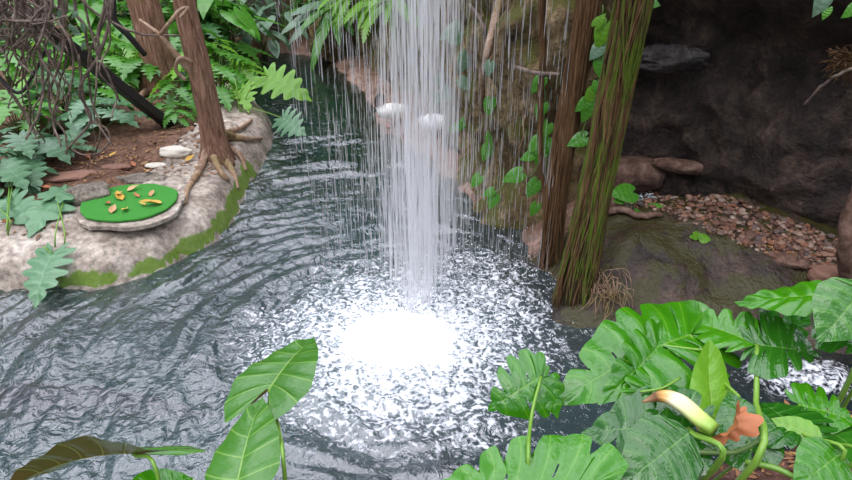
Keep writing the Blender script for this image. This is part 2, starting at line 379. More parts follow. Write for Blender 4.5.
ribbon('wall_far', [(-27, 22), (-18, 25), (-11, 24.5), (-7.5, 23), (-4.2, 21.8)], -.4, 8.5, M['dark'], .2, .5, seed=8)

def hit(px, py, names=None, off=0.0):
    r = Vector(ray(px, py)).normalized(); best = None
    for k in (names or BV):
        q = BV[k].ray_cast(Vector(CP), r)
        if q[0] is not None and (best is None or q[3] < best[1]): best = (q[0], q[3])
    if best is None: return P(px, py, .5)
    return np.array(best[0] - r*off)
def down(x, y, names=('rock_bank', 'ground_left', 'rock_ledge', 'ground_right', 'ground_near')):
    z = -9
    for k in names:
        q = BV[k].ray_cast(Vector((x, y, 5)), Vector((0, 0, -1)))
        if q[0] is not None: z = max(z, q[0].z)
    return z if z > -9 else 0
LAND = ('rock_bank', 'ground_left', 'rock_ledge', 'ground_right', 'ground_near')

# ------------------------------------------------------------------ water
IM = P(400, 338)                             # where the fall meets the pool
def axis(segs):
    out = []
    for a, b, s in segs: out.append(np.arange(a, b, s))
    return np.concatenate(out)
xs = axis([(-30, -8, .5), (-8, -5.5, .08), (-5.5, 3.4, .026), (3.4, 6, .06), (6, 30.1, .6)])
ys = axis([(-1, 2.6, .3), (2.6, 8.5, .026), (8.5, 12, .05), (12, 22, .09), (22, 30.1, .6)])
X, Y = np.meshgrid(xs, ys, indexing='ij')
r = np.hypot(X-IM[0], Y-IM[1]); th = np.arctan2(Y-IM[1], X-IM[0])
wx = .35*fbm(X*.9, Y*.9, 1, 3)
polar = fbm(np.cos(th)*r*1.0 + 40, r*3.6 + wx*4, np.sin(th)*r*1.0, 3)
pol2 = fbm(np.cos(th)*r*2.2 + 90, r*8.5 + wx*5, np.sin(th)*r*2.2, 2)
rip = np.sin(2*PI*(r + wx)/.42 + 3*fbm(X*.8, Y*.8, 5, 2))
am = smooth(.5, 1.6, r) * (1 - .6*smooth(5, 12, r))
Zw = am*(.060*polar + .030*pol2 + .007*rip) + .012*fbm(X*3.2, Y*4.2, 2, 4)*(1+2.2*smooth(2.2, .4, r)) + .004*fbm(X*13, Y*13, 3, 2)
rn = r*(1+.22*fbm(X*1.6, Y*1.6, 8, 3))
foam = np.interp(rn, [0, .25, .48, .8, 1.15, 1.6, 2.1], [1.15, .95, .64, .50, .37, .20, 0])
rx = np.hypot((X-P(470, 290)[0])/1.5, (Y-P(470, 285)[1])/1.7)
foam = np.maximum(foam, .36*smooth(1.0, .2, rx))
cas = np.hypot((X-P(815, 385)[0])/.9, (Y-P(815, 380)[1])/.42)
foam = np.maximum(foam, .46*smooth(1.1, .2, cas)); Zw = Zw + .07*smooth(1.2, 0, cas)*(1+fbm(X*6, Y*6, 1, 3))
milk = np.maximum(.55*smooth(2.6, .3, r), .16*smooth(6.0, 2.0, r))
t = NT('pool_water')
co = t.co(); fo = t.n('Attribute', {'attribute_name': 'foam'}).outputs['Fac']; mk = t.n('Attribute', {'attribute_name': 'milk'}).outputs['Fac']
n1 = t.noise(co, 19, 5, .65, .8); n2 = t.noise(co, 38, 3, .6)
vor = t.n('TexVoronoi', {'feature': 'SMOOTH_F1'}, Vector=t.n('VectorMath', {'operation': 'ADD'}, i0=co, i1=t.n('VectorMath', {'operation': 'SCALE'}, i0=t.n('TexNoise', Vector=co, Scale=5.0).outputs[1], Scale=.35).outputs[0]).outputs[0], Scale=19.0).outputs[0]
k = t.math('ADD', t.math('MULTIPLY', vor, .55), t.math('ADD', t.math('MULTIPLY', n1, .55), t.math('MULTIPLY', n2, .35)))
lim = t.math('ADD', t.math('MULTIPLY', fo, 1.05), 0.0)
ff = t.ramp(t.math('ADD', lim, t.math('MULTIPLY', t.math('SUBTRACT', k, .62), 2.0)), [(.40, 0.0), (.60, .38), (.92, 1.0)])
ff = t.math('MULTIPLY', ff, t.ramp(fo, [(.02, 0.0), (.25, 1.0)]))
nrm = t.bump(t.noise(co, 9, 3, .5, .6), .45, .06)
gl = t.n('BsdfGlossy', Color=(1, 1, 1), Roughness=.05, Normal=nrm).outputs[0]
tp = t.n('BsdfTransparent', Color=(.46, .68, .66)).outputs[0]
milkc = t.n('BsdfDiffuse', Color=(.16, .21, .23)).outputs[0]
body = t.n('MixShader', Fac=mk, i1=tp, i2=milkc).outputs[0]
fr = t.n('Fresnel', IOR=1.9, Normal=nrm).outputs[0]
wat = t.n('MixShader', Fac=fr, i1=body, i2=gl).outputs[0]
foamb = t.n('BsdfDiffuse', Color=(.82, .85, .9), Normal=t.bump(k, .5, .04)).outputs[0]
M['water'] = t.done(t.n('MixShader', Fac=ff, i1=wat, i2=foamb).outputs[0])
M['foam'] = None
wa = np_mesh('pool_water', np.stack([X, Y, Zw], -1).reshape(-1, 3), grid_faces(*X.shape), M['water'], None, {'foam': foam, 'milk': milk})
tag(wa, kind='structure')

# ------------------------------------------------------------------ the waterfall
t = NT('falling_water')
sp = t.n('BsdfDiffuse', Color=(.97, .97, .99)).outputs[0]; tl = t.n('BsdfTranslucent', Color=(.97, .97, .99)).outputs[0]
wb = t.n('MixShader', Fac=.5, i1=sp, i2=tl).outputs[0]; tt = t.n('BsdfTransparent').outputs[0]
M['fall'] = t.done(t.n('MixShader', Fac=.27, i1=tt, i2=wb).outputs[0])
t = NT('white_foam'); k = t.noise(t.co(), 14, 4)
M['foam'] = t.done(t.bsdf((.9, .92, .95), .6, t.bump(k, .6, .03), Subsurface_Weight=.0))
fall = empty('waterfall', IM); tag(fall, 'white veil of falling water striking the middle of the pool', 'waterfall')
def strands(n, posfn, lfn, rfn, ztop=6.5, zfn=None):
    Vs = []; Fs = []; b = 0
    for q in range(n):
        x, y = posfn(); L = lfn(); r_ = rfn(); z = (zfn or (lambda: ztop*R.random()**1.45))()
        z0 = max(.02, z); z1 = z0 + L
        wob = R.uniform(-.004, .004)
        for i, (zz, rr) in enumerate(((z0, r_*.3), (z0+L*.12, r_), (z0+L*.7, r_*.8), (z1, r_*.15))):
            for kx, ky in ((1, -.58), (-1, -.58), (0, 1.15)): Vs.append((x+kx*rr+wob*i, y+ky*rr, zz))
        for i in range(3):
            for k_ in range(3): Fs.append((b+i*3+k_, b+i*3+(k_+1) % 3, b+i*3+3+(k_+1) % 3, b+i*3+3+k_))
        b += 12
    V = np.array(Vs) - IM
    return V, Fs
A0 = P(421, 308)
RIV = [(A0[0]+R.gauss(.0, .13), A0[1]+R.gauss(0, .2), R.uniform(.01, .05)) for q in range(22)]
def main_pos():
    c_ = RIV[min(21, int(R.random()**1.4*22))]; return c_[0]+R.gauss(0, c_[2]), c_[1]+R.gauss(0, .03)
def side_pos():
    u = R.random()
    px = R.choice((R.uniform(383, 455), R.uniform(388, 452), R.gauss(420, 24))); py = R.uniform(225, 320)
    p = P(px, py); return p[0], p[1]
def far_pos():
    px = R.triangular(295, 530, 400) if R.random() < .75 else R.uniform(440, 545); py = R.uniform(170, 300); p = P(px, py); return p[0], p[1]
for nm, args in (('falling_stream', (620, main_pos, lambda: R.uniform(.3, 1.7), lambda: R.uniform(.002, .0065))),
                 ('falling_curtain', (1900, side_pos, lambda: R.uniform(.15, 1.1), lambda: R.uniform(.0018, .0050))),
                 ('falling_drizzle', (3300, far_pos, lambda: R.uniform(.06, .6), lambda: R.uniform(.0015, .0042)))):
    V, F = strands(*args); np_mesh(nm, V, F, M['fall'], fall)['kind'] = 'stuff'
# foam mound and flying drops
na, nr = 90, 40; TH, RR = np.meshgrid(np.linspace(0, 2*PI, na), np.linspace(0, .62, nr), indexing='ij')
mx, my = RR*np.cos(TH)*1.15, RR*np.sin(TH)*.95
mz = .10*smooth(.6, .1, RR)*(1+.9*fbm(mx*6, my*6, 3, 4)) + .015 - .06*smooth(.4, .62, RR) + .03*np.abs(fbm(mx*14, my*14, 5, 3))
np_mesh('splash_foam', np.stack([mx, my, mz], -1).reshape(-1, 3), grid_faces(na, nr), M['foam'], fall)
Vs = []; Fs = []; b = 0
ico = [(0, 0, 1), (1, 0, 0), (0, 1, 0), (-1, 0, 0), (0, -1, 0), (0, 0, -1)]; icf = [(0, 1, 2), (0, 2, 3), (0, 3, 4), (0, 4, 1), (5, 2, 1), (5, 3, 2), (5, 4, 3), (5, 1, 4)]
for q in range(2600):
    a = R.uniform(0, 2*PI); rr = abs(R.gauss(0, .62)); s = R.uniform(.003, .010)*(1.2 if rr < .5 else .8)
    x, y, z = rr*math.cos(a)*1.2, rr*math.sin(a), .02 + R.random()**2*.34*max(0, 1-rr/1.7)
    if q > 1900: x, y, z = P(480, 285)[0]-IM[0]+R.gauss(0, .5), P(480, 280)[1]-IM[1]+R.gauss(0, .55), R.uniform(.02, .06)
    for c in ico: Vs.append((x+c[0]*s, y+c[1]*s, z+c[2]*s*1.4))
    Fs += [tuple(b+i for i in f) for f in icf]; b += 6
np_mesh('splash_drops', Vs, Fs, M['foam'], fall)['kind'] = 'stuff'

# ------------------------------------------------------------------ leaves
HEART = [(0, -.03, .02), (.07, -.20, .16), (.17, -.27, .48), (.29, -.13, .84), (.42, .10, 1.0), (.58, .37, .9), (.73, .62, .62), (.87, .84, .27), (1, 1, 0)]
OVAL = [(0, 0, .02), (.12, .03, .35), (.28, .14, .8), (.42, .32, 1.0), (.6, .55, .88), (.78, .78, .5), (.9, .92, .2), (1, 1, 0)]
ARROW = [(0, -.02, .03), (.06, -.28, .25), (.14, -.42, .55), (.26, -.22, .88), (.4, .06, 1.0), (.58, .36, .86), (.74, .64, .56), (.88, .85, .24), (1, 1, 0)]
STRAP = [(0, 0, .15), (.1, .06, .6), (.25, .2, .9), (.5, .45, 1.0), (.75, .75, .75), (.9, .92, .35), (1, 1, 0)]
def leaf_local(L, W, N=6, depth=0.0, table=HEART, rv=4, rs=4, droop=.25, cup=.12, side=.25, corr=.02, wave=0.0, seed=0, twist=0.0, sharp=3.0, holes=False, irr=.45):
    q = np.linspace(0, 1, N*rv+1); T = np.array(table)
    ox = np.interp(q, T[:, 0], T[:, 1])*L; oy = np.interp(q, T[:, 0], T[:, 2])*W/2
    k = np.ones(3)/3; ox[1:-1] = np.convolve(ox, k, 'valid'); oy[1:-1] = np.convolve(oy, k, 'valid')
    mx_ = .9*np.clip((q-.22)/.78, 0, 1)**1.05*L
    notch = np.abs(np.sin(PI*q*N))**sharp if depth else 0*q        # veins at whole numbers, cuts half way between
    notch = notch * np.clip((q-.03)*8, 0, 1) * np.clip((1.0-q)*5, 0, 1)
    jit = 1 - .12*vnoise(q*N*.7+seed*3.1, seed, .5)*(1 if depth else .3)
    V = []; U = []; F = []
    for sg in (1, -1):
        b = len(V)
        nz = notch*np.clip(.75 + irr*vnoise(np.floor(q*N)*3.7+seed*7.7+sg*5, 2.2, 1.1), .05, 1.6) if depth else notch
        for i, qq in enumerate(q):
            for j in range(rs+1):
                s = j/rs; e = s*(1-min(.92, depth*nz[i]))*(jit[i] if depth and i < len(q)-1 else 1)
                bow = 1 + .0*s
                x = mx_[i] + (ox[i]-mx_[i])*e*bow + .10*L*s*(1-s)*(-1 if qq > .3 else .3)
                y = oy[i]*e
                z = corr*L*math.cos(2*PI*qq*N)*s*(1.3-s)
                z += wave*L*math.sin(qq*N*2.1+seed*2+sg)*s*s
                z += cup*y - side*y*y/(W/2+1e-6)
                V.append((x, sg*y, z)); U.append((s, qq*N))
        for i in range(len(q)-1):
            for j in range(rs):
                if holes and depth > .35 and rv >= 6 and j in (1, 2) and (i % rv) == rv//2 and i > rv*1.5 and i < rv*(N-1.5) and (i//rv+seed) % 2: continue
                a = b+i*(rs+1)+j; f = (a, a+1, a+rs+2, a+rs+1)
                F.append(f if sg < 0 else tuple(reversed(f)))
    V = np.array(V)
    # bend along the length
    a = droop*1.6*np.clip(V[:, 0]/L, -.4, 1); x = V[:, 0].copy(); z = V[:, 2].copy()
    V[:, 0] = np.where(np.abs(a) > 1e-4, L*np.sin(a)/(droop*1.6+1e-9), x) + z*np.sin(a) if droop else x
    V[:, 2] = z*np.cos(a) - (L*(1-np.cos(a))/(droop*1.6) if droop else 0)
    if twist:
        c, s_ = np.cos(twist*x/L), np.sin(twist*x/L); V[:, 1], V[:, 2] = V[:, 1]*c-V[:, 2]*s_, V[:, 1]*s_+V[:, 2]*c
    return V, F, U
def place(V, base, ax, nrm):
    ax = np.array(ax, float); ax /= np.linalg.norm(ax)+1e-9
    n = np.array(nrm, float); n = n - ax*np.dot(n, ax); n /= np.linalg.norm(n)+1e-9
    y = np.cross(n, ax)
    return np.asarray(base) + V[:, :1]*ax + V[:, 1:2]*y + V[:, 2:3]*n

def clump(name, mat, n, h, Ls, W_, N, depth, table, spread=.5, tilt=(.2, .9), rv=4, rs=2, seed=1, pet=None, base_r=.05, pr=.008):
    rr = random.Random(seed); root = empty(name); fb = MB(); sb = MB()
    for i in range(n):
        a = i*2.399 + rr.uniform(-.4, .4); u = (i+.5)/n; hh = h*(1-.55*u)*rr.uniform(.8, 1.15); out = spread*(.25+.9*u)*rr.uniform(.8, 1.2)
        d = np.array((math.cos(a), math.sin(a), 0)); p1 = np.array((0, 0, hh)) + d*out
        L = rr.uniform(*Ls); W = L*W_*rr.uniform(.85, 1.1)
        ti = rr.uniform(*tilt)*(.4+.8*u)
        ax = d*math.cos(ti) + np.array((rr.uniform(-.3, .3), rr.uniform(-.3, .3), -math.sin(ti)))
        V, F, U = leaf_local(L, W, N, depth, table, rv, rs, droop=rr.uniform(.15, .5), cup=.2, side=.3, corr=.02, seed=i+seed, sharp=3.0 if 'monstera' in name else 1.5, irr=.2)
        V = place(V, p1, ax, (0, 0, 1))
        fb.add(V, F, U)
        tube(sb, catmull([d*base_r*rr.random(), d*out*.35+np.array((0, 0, hh*.6)), p1], 5), pr, 4)
    fb.build('foliage', mat, root); sb.build('stems', pet or M['petiole_d'], root)
    return root
prot = {
 'phil': clump('split_leaf_philodendron', LF['phil'], 17, .8, (.4, .58), .85, 7, .82, HEART, .5, seed=3),
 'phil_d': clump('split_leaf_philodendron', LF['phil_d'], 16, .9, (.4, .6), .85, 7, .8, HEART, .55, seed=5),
 'phil_b': clump('split_leaf_philodendron', LF['phil_b'], 14, .7, (.32, .5), .8, 7, .8, HEART, .45, seed=8),
 'mons': clump('monstera_plant', LF['mons'], 11, .6, (.5, .7), .95, 7, .72, HEART, .5, (.1, .6), seed=12),
 'broad': clump('broad_leaf_plant', LF['phil'], 15, .8, (.35, .5), .6, 7, 0, HEART, .45, seed=21),
 'grey': clump('broad_leaf_plant', LF['grey'], 13, .8, (.35, .5), .5, 7, 0, OVAL, .5, seed=23),
 'fern': clump('sprawling_fern', LF['phil_b'], 22, .5, (.6, .9), .28, 14, .75, STRAP, .2, (.0, .7), rv=3, seed=31),
}
used = set()
def plant(kind, px, py, sc, label, group=None, cat='plant', loc=None, rz=None, name=None):
    p = np.array(loc) if loc is not None else hit(px, py, LAND)
    if loc is None: p = p - np.array((0, 0, .03))
    rz = R.uniform(0, 6.28) if rz is None else rz
    if kind in used: o = copy_tree(prot[kind], p, rz, sc)
    else:
        o = prot[kind]; o.location = [float(q) for q in p]; o.rotation_euler = (0, 0, rz); o.scale = (sc,)*3; used.add(kind)
    tag(o, label, cat, group); return o

# ground cover behind the island, back rows first
G1 = 'philodendrons massed on the left bank'
rows = [
 # px, py, kind, scale
 ('phil_d', 20, 55, 1.8), ('phil_d', 80, 40, 1.8), ('phil', 120, 45, 1.6), ('phil_b', 100, 62, 1.3), ('phil_d', 150, 45, 1.5), ('phil', 180, 42, 1.6), ('phil', 205, 45, 1.6), ('phil_d', 232, 48, 1.5),
 ('phil', 15, 90, 1.5), ('phil_b', 60, 85, 1.3), ('phil', 95, 85, 1.3), ('phil', 118, 90, 1.3), ('phil_b', 135, 75, 1.2), ('phil', 150, 92, 1.0), ('phil_d', 168, 82, 1.0),
 ('phil', 185, 75, 1.4), ('phil_b', 215, 72, 1.3), ('phil', 238, 78, 1.3), ('phil_b', 195, 98, 1.2), ('phil', 222, 100, 1.2), ('phil_b', 240, 100, 1.0), ('phil', 180, 112, .8), ('phil_d', 200, 60, 1.4),
 ('phil_b', 40, 120, 1.1), ('phil', 20, 135, 1.1), ('phil_d', 70, 120, 1.1), ('phil', 100, 118, 1.0),
]
desc = {'phil': 'mid-green split-leaf philodendron crowded among others on the left bank', 'phil_d': 'dark green split-leaf philodendron in shade at the back left', 'phil_b': 'lime-green split-leaf philodendron among darker ones on the left bank'}
for k_, px, py, s in rows: plant(k_, px, py, s*R.uniform(.9, 1.05), desc[k_], G1 + ', ' + {'phil': 'mid green', 'phil_d': 'dark', 'phil_b': 'lime'}[k_])
plant('phil', 178, 124, .5, 'small philodendron growing right behind the foreground tree trunk foot')
plant('mons', 100, 132, 1.0, 'big silvery split-leaf monstera under the leaning black post', name='')
plant('mons', 28, 168, 1.0, 'silvery monstera under the tangled vines at the left edge')
plant('mons', -8, 190, 1.05, 'silvery monstera cut off by the left edge of the picture')
plant('mons', 62, 155, .55, 'small silvery monstera beside the flat red-brown stone')
for i, (px, py, s, k_) in enumerate(((262, 40, 1.5, 'grey'), (285, 22, 1.5, 'grey'), (235, 22, 1.7, 'grey'), (310, 12, 1.4, 'broad'), (248, 8, 1.7, 'grey'))):
    p = PY(px, py, 19.5 + .3*i)
    plant(k_, 0, 0, s, ('grey-green broad-leaved plant hanging over the dark far wall' if k_ == 'grey' else 'green broad-leaved plant hanging at the top of the far wall'), 'broad-leaved plants on the far wall' if k_ == 'grey' else None, loc=p-np.array((0, 0, .5)))
for i, (px, py, s) in enumerate(((30, 12, 2.0), (90, 8, 2.0), (170, 10, 2.0), (215, 12, 2.0), (130, 20, 1.8))):
    plant('broad' if i % 2 else 'phil', 0, 0, s, 'tall leafy plant filling the top left behind the tree trunks' if i % 2 else 'tall split-leaf philodendron filling the top left background', 'tall plants at the back left ' + ('broad' if i % 2 else 'split'), loc=PY(px, py, 17)-np.array((0, 0, 1.0)))

# ---- single-leaf building for plants seen closely
def leaf_part(parent, base, tip, W, mat, nrm=(0, -.35, 1), name='leaf', pet=None, petmat=None, pr=(.010, .007), label=None, **kw):
    base = np.array(base, float); tip = np.array(tip, float); ax = tip-base; L = np.linalg.norm(ax)
    if 'irr' in kw: kw['corr'] = kw.get('corr', .02)*1.6
    V, F, U = leaf_local(L, W, **kw)
    mb = MB(); mb.add(place(V, base, ax, nrm), F, U); o = mb.build(name, mat, parent)
    if label: o['label'] = label
    if pet is not None:
        sb = MB(); pts = catmull([np.array(q) for q in pet] + [base], 14); tube(sb, pts, list(np.linspace(pr[0], pr[1], 15)), 8)
        sb.build('petiole', petmat or M['petiole'], o)
    return o
FG = dict(rv=12, rs=8, irr=1.5, holes=True)
def HP(px, py, off):
    q = hit(px, py); 
    if q[2] < 0: q = P(px, py, 0)
    return PD(px, py, np.dot(q-CP, FW)-off)
# monstera on the bank edge
t_ = empty('monstera_plant'); b0 = hit(52, 250, LAND)
leaf_part(t_, HP(66, 192, .35), HP(22, 222, .4), .66, LF['mons'], (.1, -.6, 1), pet=[b0+(0, .05, -.05), b0+(0.05, .1, .2)], N=7, depth=.6, sharp=4, corr=.03, droop=.35, rv=8, rs=5)
leaf_part(t_, HP(56, 196, .4), HP(80, 174, .5), .50, LF['mons'], (.1, -.6, 1), pet=[b0+(0.1, .05, -.05), b0+(0.15, .1, .2)], N=6, depth=.5, droop=.35, rv=8, rs=5)
leaf_part(t_, HP(52, 254, .12), HP(26, 303, .25), .62, LF['mons'], (-.1, -1.0, .5), pet=[b0+(0, .0, -.05), b0+(-.02, -.1, .1)], N=7, depth=.62, sharp=4, corr=.03, droop=.3, rv=8, rs=5)
rebase(t_, b0); tag(t_, 'silvery monstera rooted on the rock bank with one leaf hanging over the water', 'plant')
t_ = empty('monstera_plant'); b0 = hit(8, 235, LAND)
for tx, ty, w in ((22, 175, .5), (-14, 200, .6), (20, 205, .5), (30, 158, .45)):
    leaf_part(t_, HP(tx-12, ty-8, .35), HP(tx+10, ty+14, .4), w, LF['mons'], (0, -.6, 1), pet=[b0, b0+(0, .1, .2)], N=7, depth=.62, sharp=4, corr=.03, droop=.35, rv=8, rs=5)
rebase(t_, b0); tag(t_, 'silvery monstera at the left edge, above the pale rock bank', 'plant')
# plant reaching over the water behind the island
t_ = empty('split_leaf_philodendron'); b0 = hit(240, 112, LAND)
leaf_part(t_, PD(268, 76, 12.2), PD(309, 92, 11.8), .85, LF['phil_b'], (0.1, -.8, .8), pet=[b0, b0+(.3, 0, .5)], N=7, depth=.7, droop=.4, rv=8, rs=4)
leaf_part(t_, PD(283, 118, 11.2), PD(303, 133, 10.8), .62, LF['mons'], (0, -1, .6), pet=[b0, b0+(.35, -.3, .15)], N=7, depth=.8, droop=.2, rv=8, rs=4, label='greyish star-shaped leaf')
leaf_part(t_, PD(245, 86, 12.2), PD(246, 108, 11.8), .5, LF['phil_b'], (0, -1, .6), pet=[b0, b0+(.0, 0, .3)], N=7, depth=.7, droop=.3, rv=8, rs=4)
leaf_part(t_, PD(232, 70, 12.6), PD(258, 80, 12.2), .6, LF['phil_b'], (0, -1, .6), pet=[b0, b0+(.0, 0, .5)], N=7, depth=.7, droop=.3, rv=8, rs=4)
rebase(t_, b0); tag(t_, 'lime philodendron stretching two leaves out over the dark water', 'plant')

# ------------------------------------------------------------------ left bank things
def blade_leaf(name, p, L, mat, rz, label, cat='dead leaf', group=None, tilt=.1):
    V, F, U = leaf_local(L, L*.5, 5, 0, OVAL, 3, 3, droop=-.25, cup=.3, side=-.2, corr=.01, wave=.03, seed=int(rz*10))
    mb = MB(); mb.add(V, F, U); o = mb.build(name, mat); o.location = [float(q) for q in p]; o.rotation_euler = (tilt, -tilt, rz)
    tag(o, label, cat, group); return o
# turf mat
zc = 0.60; A, B = P(80, 206, zc), P(176, 200, zc); cc = (A+B)/2; hw = np.linalg.norm(A-B)/2; hd = abs(P(128, 184, zc)[1]-P(128, 222, zc)[1])/2
cc[1] = (P(128, 184, zc)[1]+P(128, 222, zc)[1])/2
def disc(sx, sy, h, jag, seed, n=96):
    mb = MB(); ring = []
    for k_ in range(n):
        a = 2*PI*k_/n; m = 1+jag*float(fbm(math.cos(a)*1.6+seed, math.sin(a)*1.6, 0, 4)); sq = (abs(math.cos(a))**3+abs(math.sin(a))**3)**(-1/3)*.5+.5
        ring.append((math.cos(a)*sx*m*sq, math.sin(a)*sy*m*sq))
    V = [(x, y, 0) for x, y in ring] + [(x, y, h) for x, y in ring] + [(x*.97, y*.97, h+.006) for x, y in ring] + [(0, 0, h+.006)]
    F = [(k_, (k_+1) % n, n+(k_+1) % n, n+k_) for k_ in range(n)] + [(n+k_, n+(k_+1) % n, 2*n+(k_+1) % n, 2*n+k_) for k_ in range(n)] + [(2*n+k_, 2*n+(k_+1) % n, 3*n) for k_ in range(n)]
    mb.add(V, F); return mb
zg = max(down(cc[0]+a, cc[1]+b_) for a in (-.5, 0, .5) for b_ in (-.3, 0, .3))
zt = zg + .03
o = disc(hw*1.09, hd*1.14, .05, .22, 3).build('stone_slab', M['bank'], smooth=False); o.location = (cc[0]+.03, cc[1]+.02, zg-.03); tag(o, 'rough grey stone rim around the round green turf mat', 'stone slab')
o = disc(hw*.97, hd*.97, .022, .12, 9).build('turf_mat', M['turf'], smooth=False); o.location = (cc[0], cc[1], zg+.043); tag(o, 'bright green artificial turf mat lying on the left rock bank', 'turf mat')
for i, (px, py, L, c, lab) in enumerate(((118, 193, .16, 'tanleaf', 'uppermost tan leaf on the green turf mat'), (127, 191, .13, 'tanleaf', 'small tan leaf behind the biggest one on the turf mat'), (122, 200, .16, 'yellowleaf', 'yellow leaf in the middle of the green turf mat'), (111, 213, .13, 'tanleaf', 'tan leaf near the front edge of the green turf mat'), (126, 208, .12, 'yellowleaf', 'yellow leaf right of centre on the green turf mat'), (105, 203, .10, 'orangeleaf', 'orange leaf left of centre on the green turf mat'), (162, 203, .2, 'yellowleaf', 'large yellow-orange leaf at the right rim of the turf mat'), (150, 196, .10, 'tanleaf', 'tan leaf near the right end of the green turf mat'), (139, 197, .09, 'orangeleaf', 'little orange leaf right of the mat middle'), (146, 205, .08, 'yellowleaf', 'smallest yellow leaf on the right of the turf mat'))):
    blade_leaf('fallen_leaf', P(px, py, zg+.085), L*1.35, M[c], R.uniform(0, 6.28), lab)
# stones on the island
def stone(name, px, py, size, mat, label, rz=0, sub=4, seed=1, amp=.2, flat=.3, cat='stone', up=.35, tilt=0):
    p = hit(px, py, LAND); o = rock_mesh(name, size, seed, mat, sub=sub, amp=amp, flat=flat); o.location = (p[0], p[1], p[2]+size[2]*up); o.rotation_euler = (tilt, 0, rz); tag(o, label, cat); return o
stone('flat_stone', 68, 178, (.36, .17, .06), M['redstone'], 'flat red-brown stone lying left of the round green mat', .35, seed=2)
stone('flat_stone', 116, 168, (.22, .10, .045), M['redstone'], 'smaller flat red-brown stone behind the round green mat', -.05, seed=3)
stone('pale_stone', 176, 154, (.24, .13, .10), M['whitestone'], 'whitish stone at the left of the tree trunk foot', .1, seed=4)
stone('pale_stone', 155, 166, (.16, .08, .035), M['whitestone'], 'low tan stone in front of the whitish stone', .1, seed=5)
stone('rough_boulder', 88, 198, (.30, .2, .15), M['greystone'], 'rough grey-brown boulder at the back left of the turf mat', .3, seed=6, amp=.35, flat=.1)
stone('rough_boulder', 140, 182, (.40, .15, .08), M['greystone'], 'long rough boulder behind the round green mat', 0, seed=7, amp=.35)
for i, (px, py, c, L, lab) in enumerate(((153, 172, 'tanleaf', .22, 'large tan leaf beside the low tan stone'), (186, 163, 'yellowleaf', .2, 'yellow leaf below the whitish stone'), (135, 168, 'orangeleaf', .15, 'orange leaf right of the smaller flat stone'), (52, 190, 'orangeleaf', .2, 'orange leaf in front of the flat red-brown stone'), (90, 160, 'orangeleaf', .2, 'orange leaf behind the flat red-brown stone'), (110, 158, 'yellowleaf', .14, 'yellow leaf beside the curled root'), (15, 222, 'orangeleaf', .22, 'orange leaf under the monstera at the left edge'), (40, 178, 'tanleaf', .2, 'tan leaf under the small silvery monstera'), (118, 228, 'tanleaf', .18, 'tan leaf on rock in front of the turf mat'))):
    p = hit(px, py, LAND); blade_leaf('fallen_leaf', p+(0, 0, .03), L, M[c], R.uniform(0, 6.28), lab)
# leaf litter
def litter(name, pxr, pyr, n, s, land, mat, label, cond=None, pebble=False):
    mb = MB()
    for q in range(n):
        px, py = R.uniform(*pxr), R.uniform(*pyr)
        if cond and not cond(px, py): continue
        p = hit(px, py, land)
        if p[2] < .15: continue
        L = R.uniform(*s)
        if pebble:
            a = R.uniform(0, 6); c, s_ = math.cos(a), math.sin(a); sx, sy, sz = L, L*R.uniform(.5, .9), L*R.uniform(.35, .6)
            V = [(p[0]+(v[0]*sx*c-v[1]*sy*s_), p[1]+(v[0]*sx*s_+v[1]*sy*c), p[2]+v[2]*sz+sz*.3) for v in PEB[R.randrange(5)][0]]
            mb.add(V, PEB[0][1])
        else:
            a = R.uniform(0, 6.28); ax = np.array((math.cos(a), math.sin(a), R.uniform(-.3, .3)))
            V, F, U = leaf_local(L, L*R.uniform(.35, .6), 2, 0, OVAL, 2, 1, droop=.3, cup=R.uniform(-.3, .4), side=.2)
            mb.add(place(V, p+(0, 0, .015), ax, (R.uniform(-.4, .4), R.uniform(-.4, .4), 1)), F, U)
    o = mb.build(name, mat, smooth=not pebble); tag(o, label, None, kind='stuff'); return o
import bmesh as _bm
PEB = []
for s_ in range(5):
    b_ = _bm.new(); _bm.ops.create_icosphere(b_, subdivisions=1, radius=1)
    V = [tuple(v.co * (1+.25*float(vnoise(v.co.x*2+s_*9, v.co.y*2, v.co.z*2)))) for v in b_.verts]; F = [tuple(v.index for v in f.verts) for f in b_.faces]; b_.free()
    PEB.append((V, F))
litter('leaf_litter', (60, 235), (85, 178), 900, (.06, .15), ('ground_left', 'rock_bank'), M['litter'], 'brown dry leaves covering the soil around the tree trunk', lambda a, b: b > 120 or (130 < a < 200))
litter('leaf_litter', (0, 130), (140, 235), 260, (.06, .14), ('ground_left', 'rock_bank'), M['litter'], 'dry leaves under the monsteras and around the turf mat', lambda a, b: a < 75 or b < 182)

# ---- trees on the left
def trunk(name, pts, rads, mat, label, cat='tree trunk', n=60, seg=40, ridge=.10, knob=.08, seed=0, roots=(), rootmat=None, branches=()):
    mb = MB(); P_ = catmull(pts, n); rr = np.interp(np.linspace(0, 1, n+1), np.linspace(0, 1, len(rads)), rads)
    tube(mb, P_, list(rr), seg, rfun=lambda a, s: 1 + ridge*float(vnoise(math.cos(a)*4+seed, math.sin(a)*4, s*3)) + knob*float(vnoise(math.cos(a)*1.2+seed, math.sin(a)*1.2, s*9)))
    o = mb.build(name, mat)
    for rt in roots:
        m2 = MB(); q = catmull(rt[0], 24); tube(m2, q, list(np.linspace(rt[1], rt[2], 25)), 12, rfun=lambda a, s: 1+.15*float(vnoise(math.cos(a)+s*5, math.sin(a), s*8)))
        m2.build('root', rootmat or mat, o)
    for br in branches:
        m2 = MB(); q = catmull(br[0], 24); tube(m2, q, list(np.linspace(br[1], br[2], 25)), 8)
        m2.build('branch', rootmat or mat, o)
    rebase(o, pts[0]); tag(o, label, cat); return o
b0 = hit(216, 156, LAND) - (0, 0, .12); YT = b0[1]
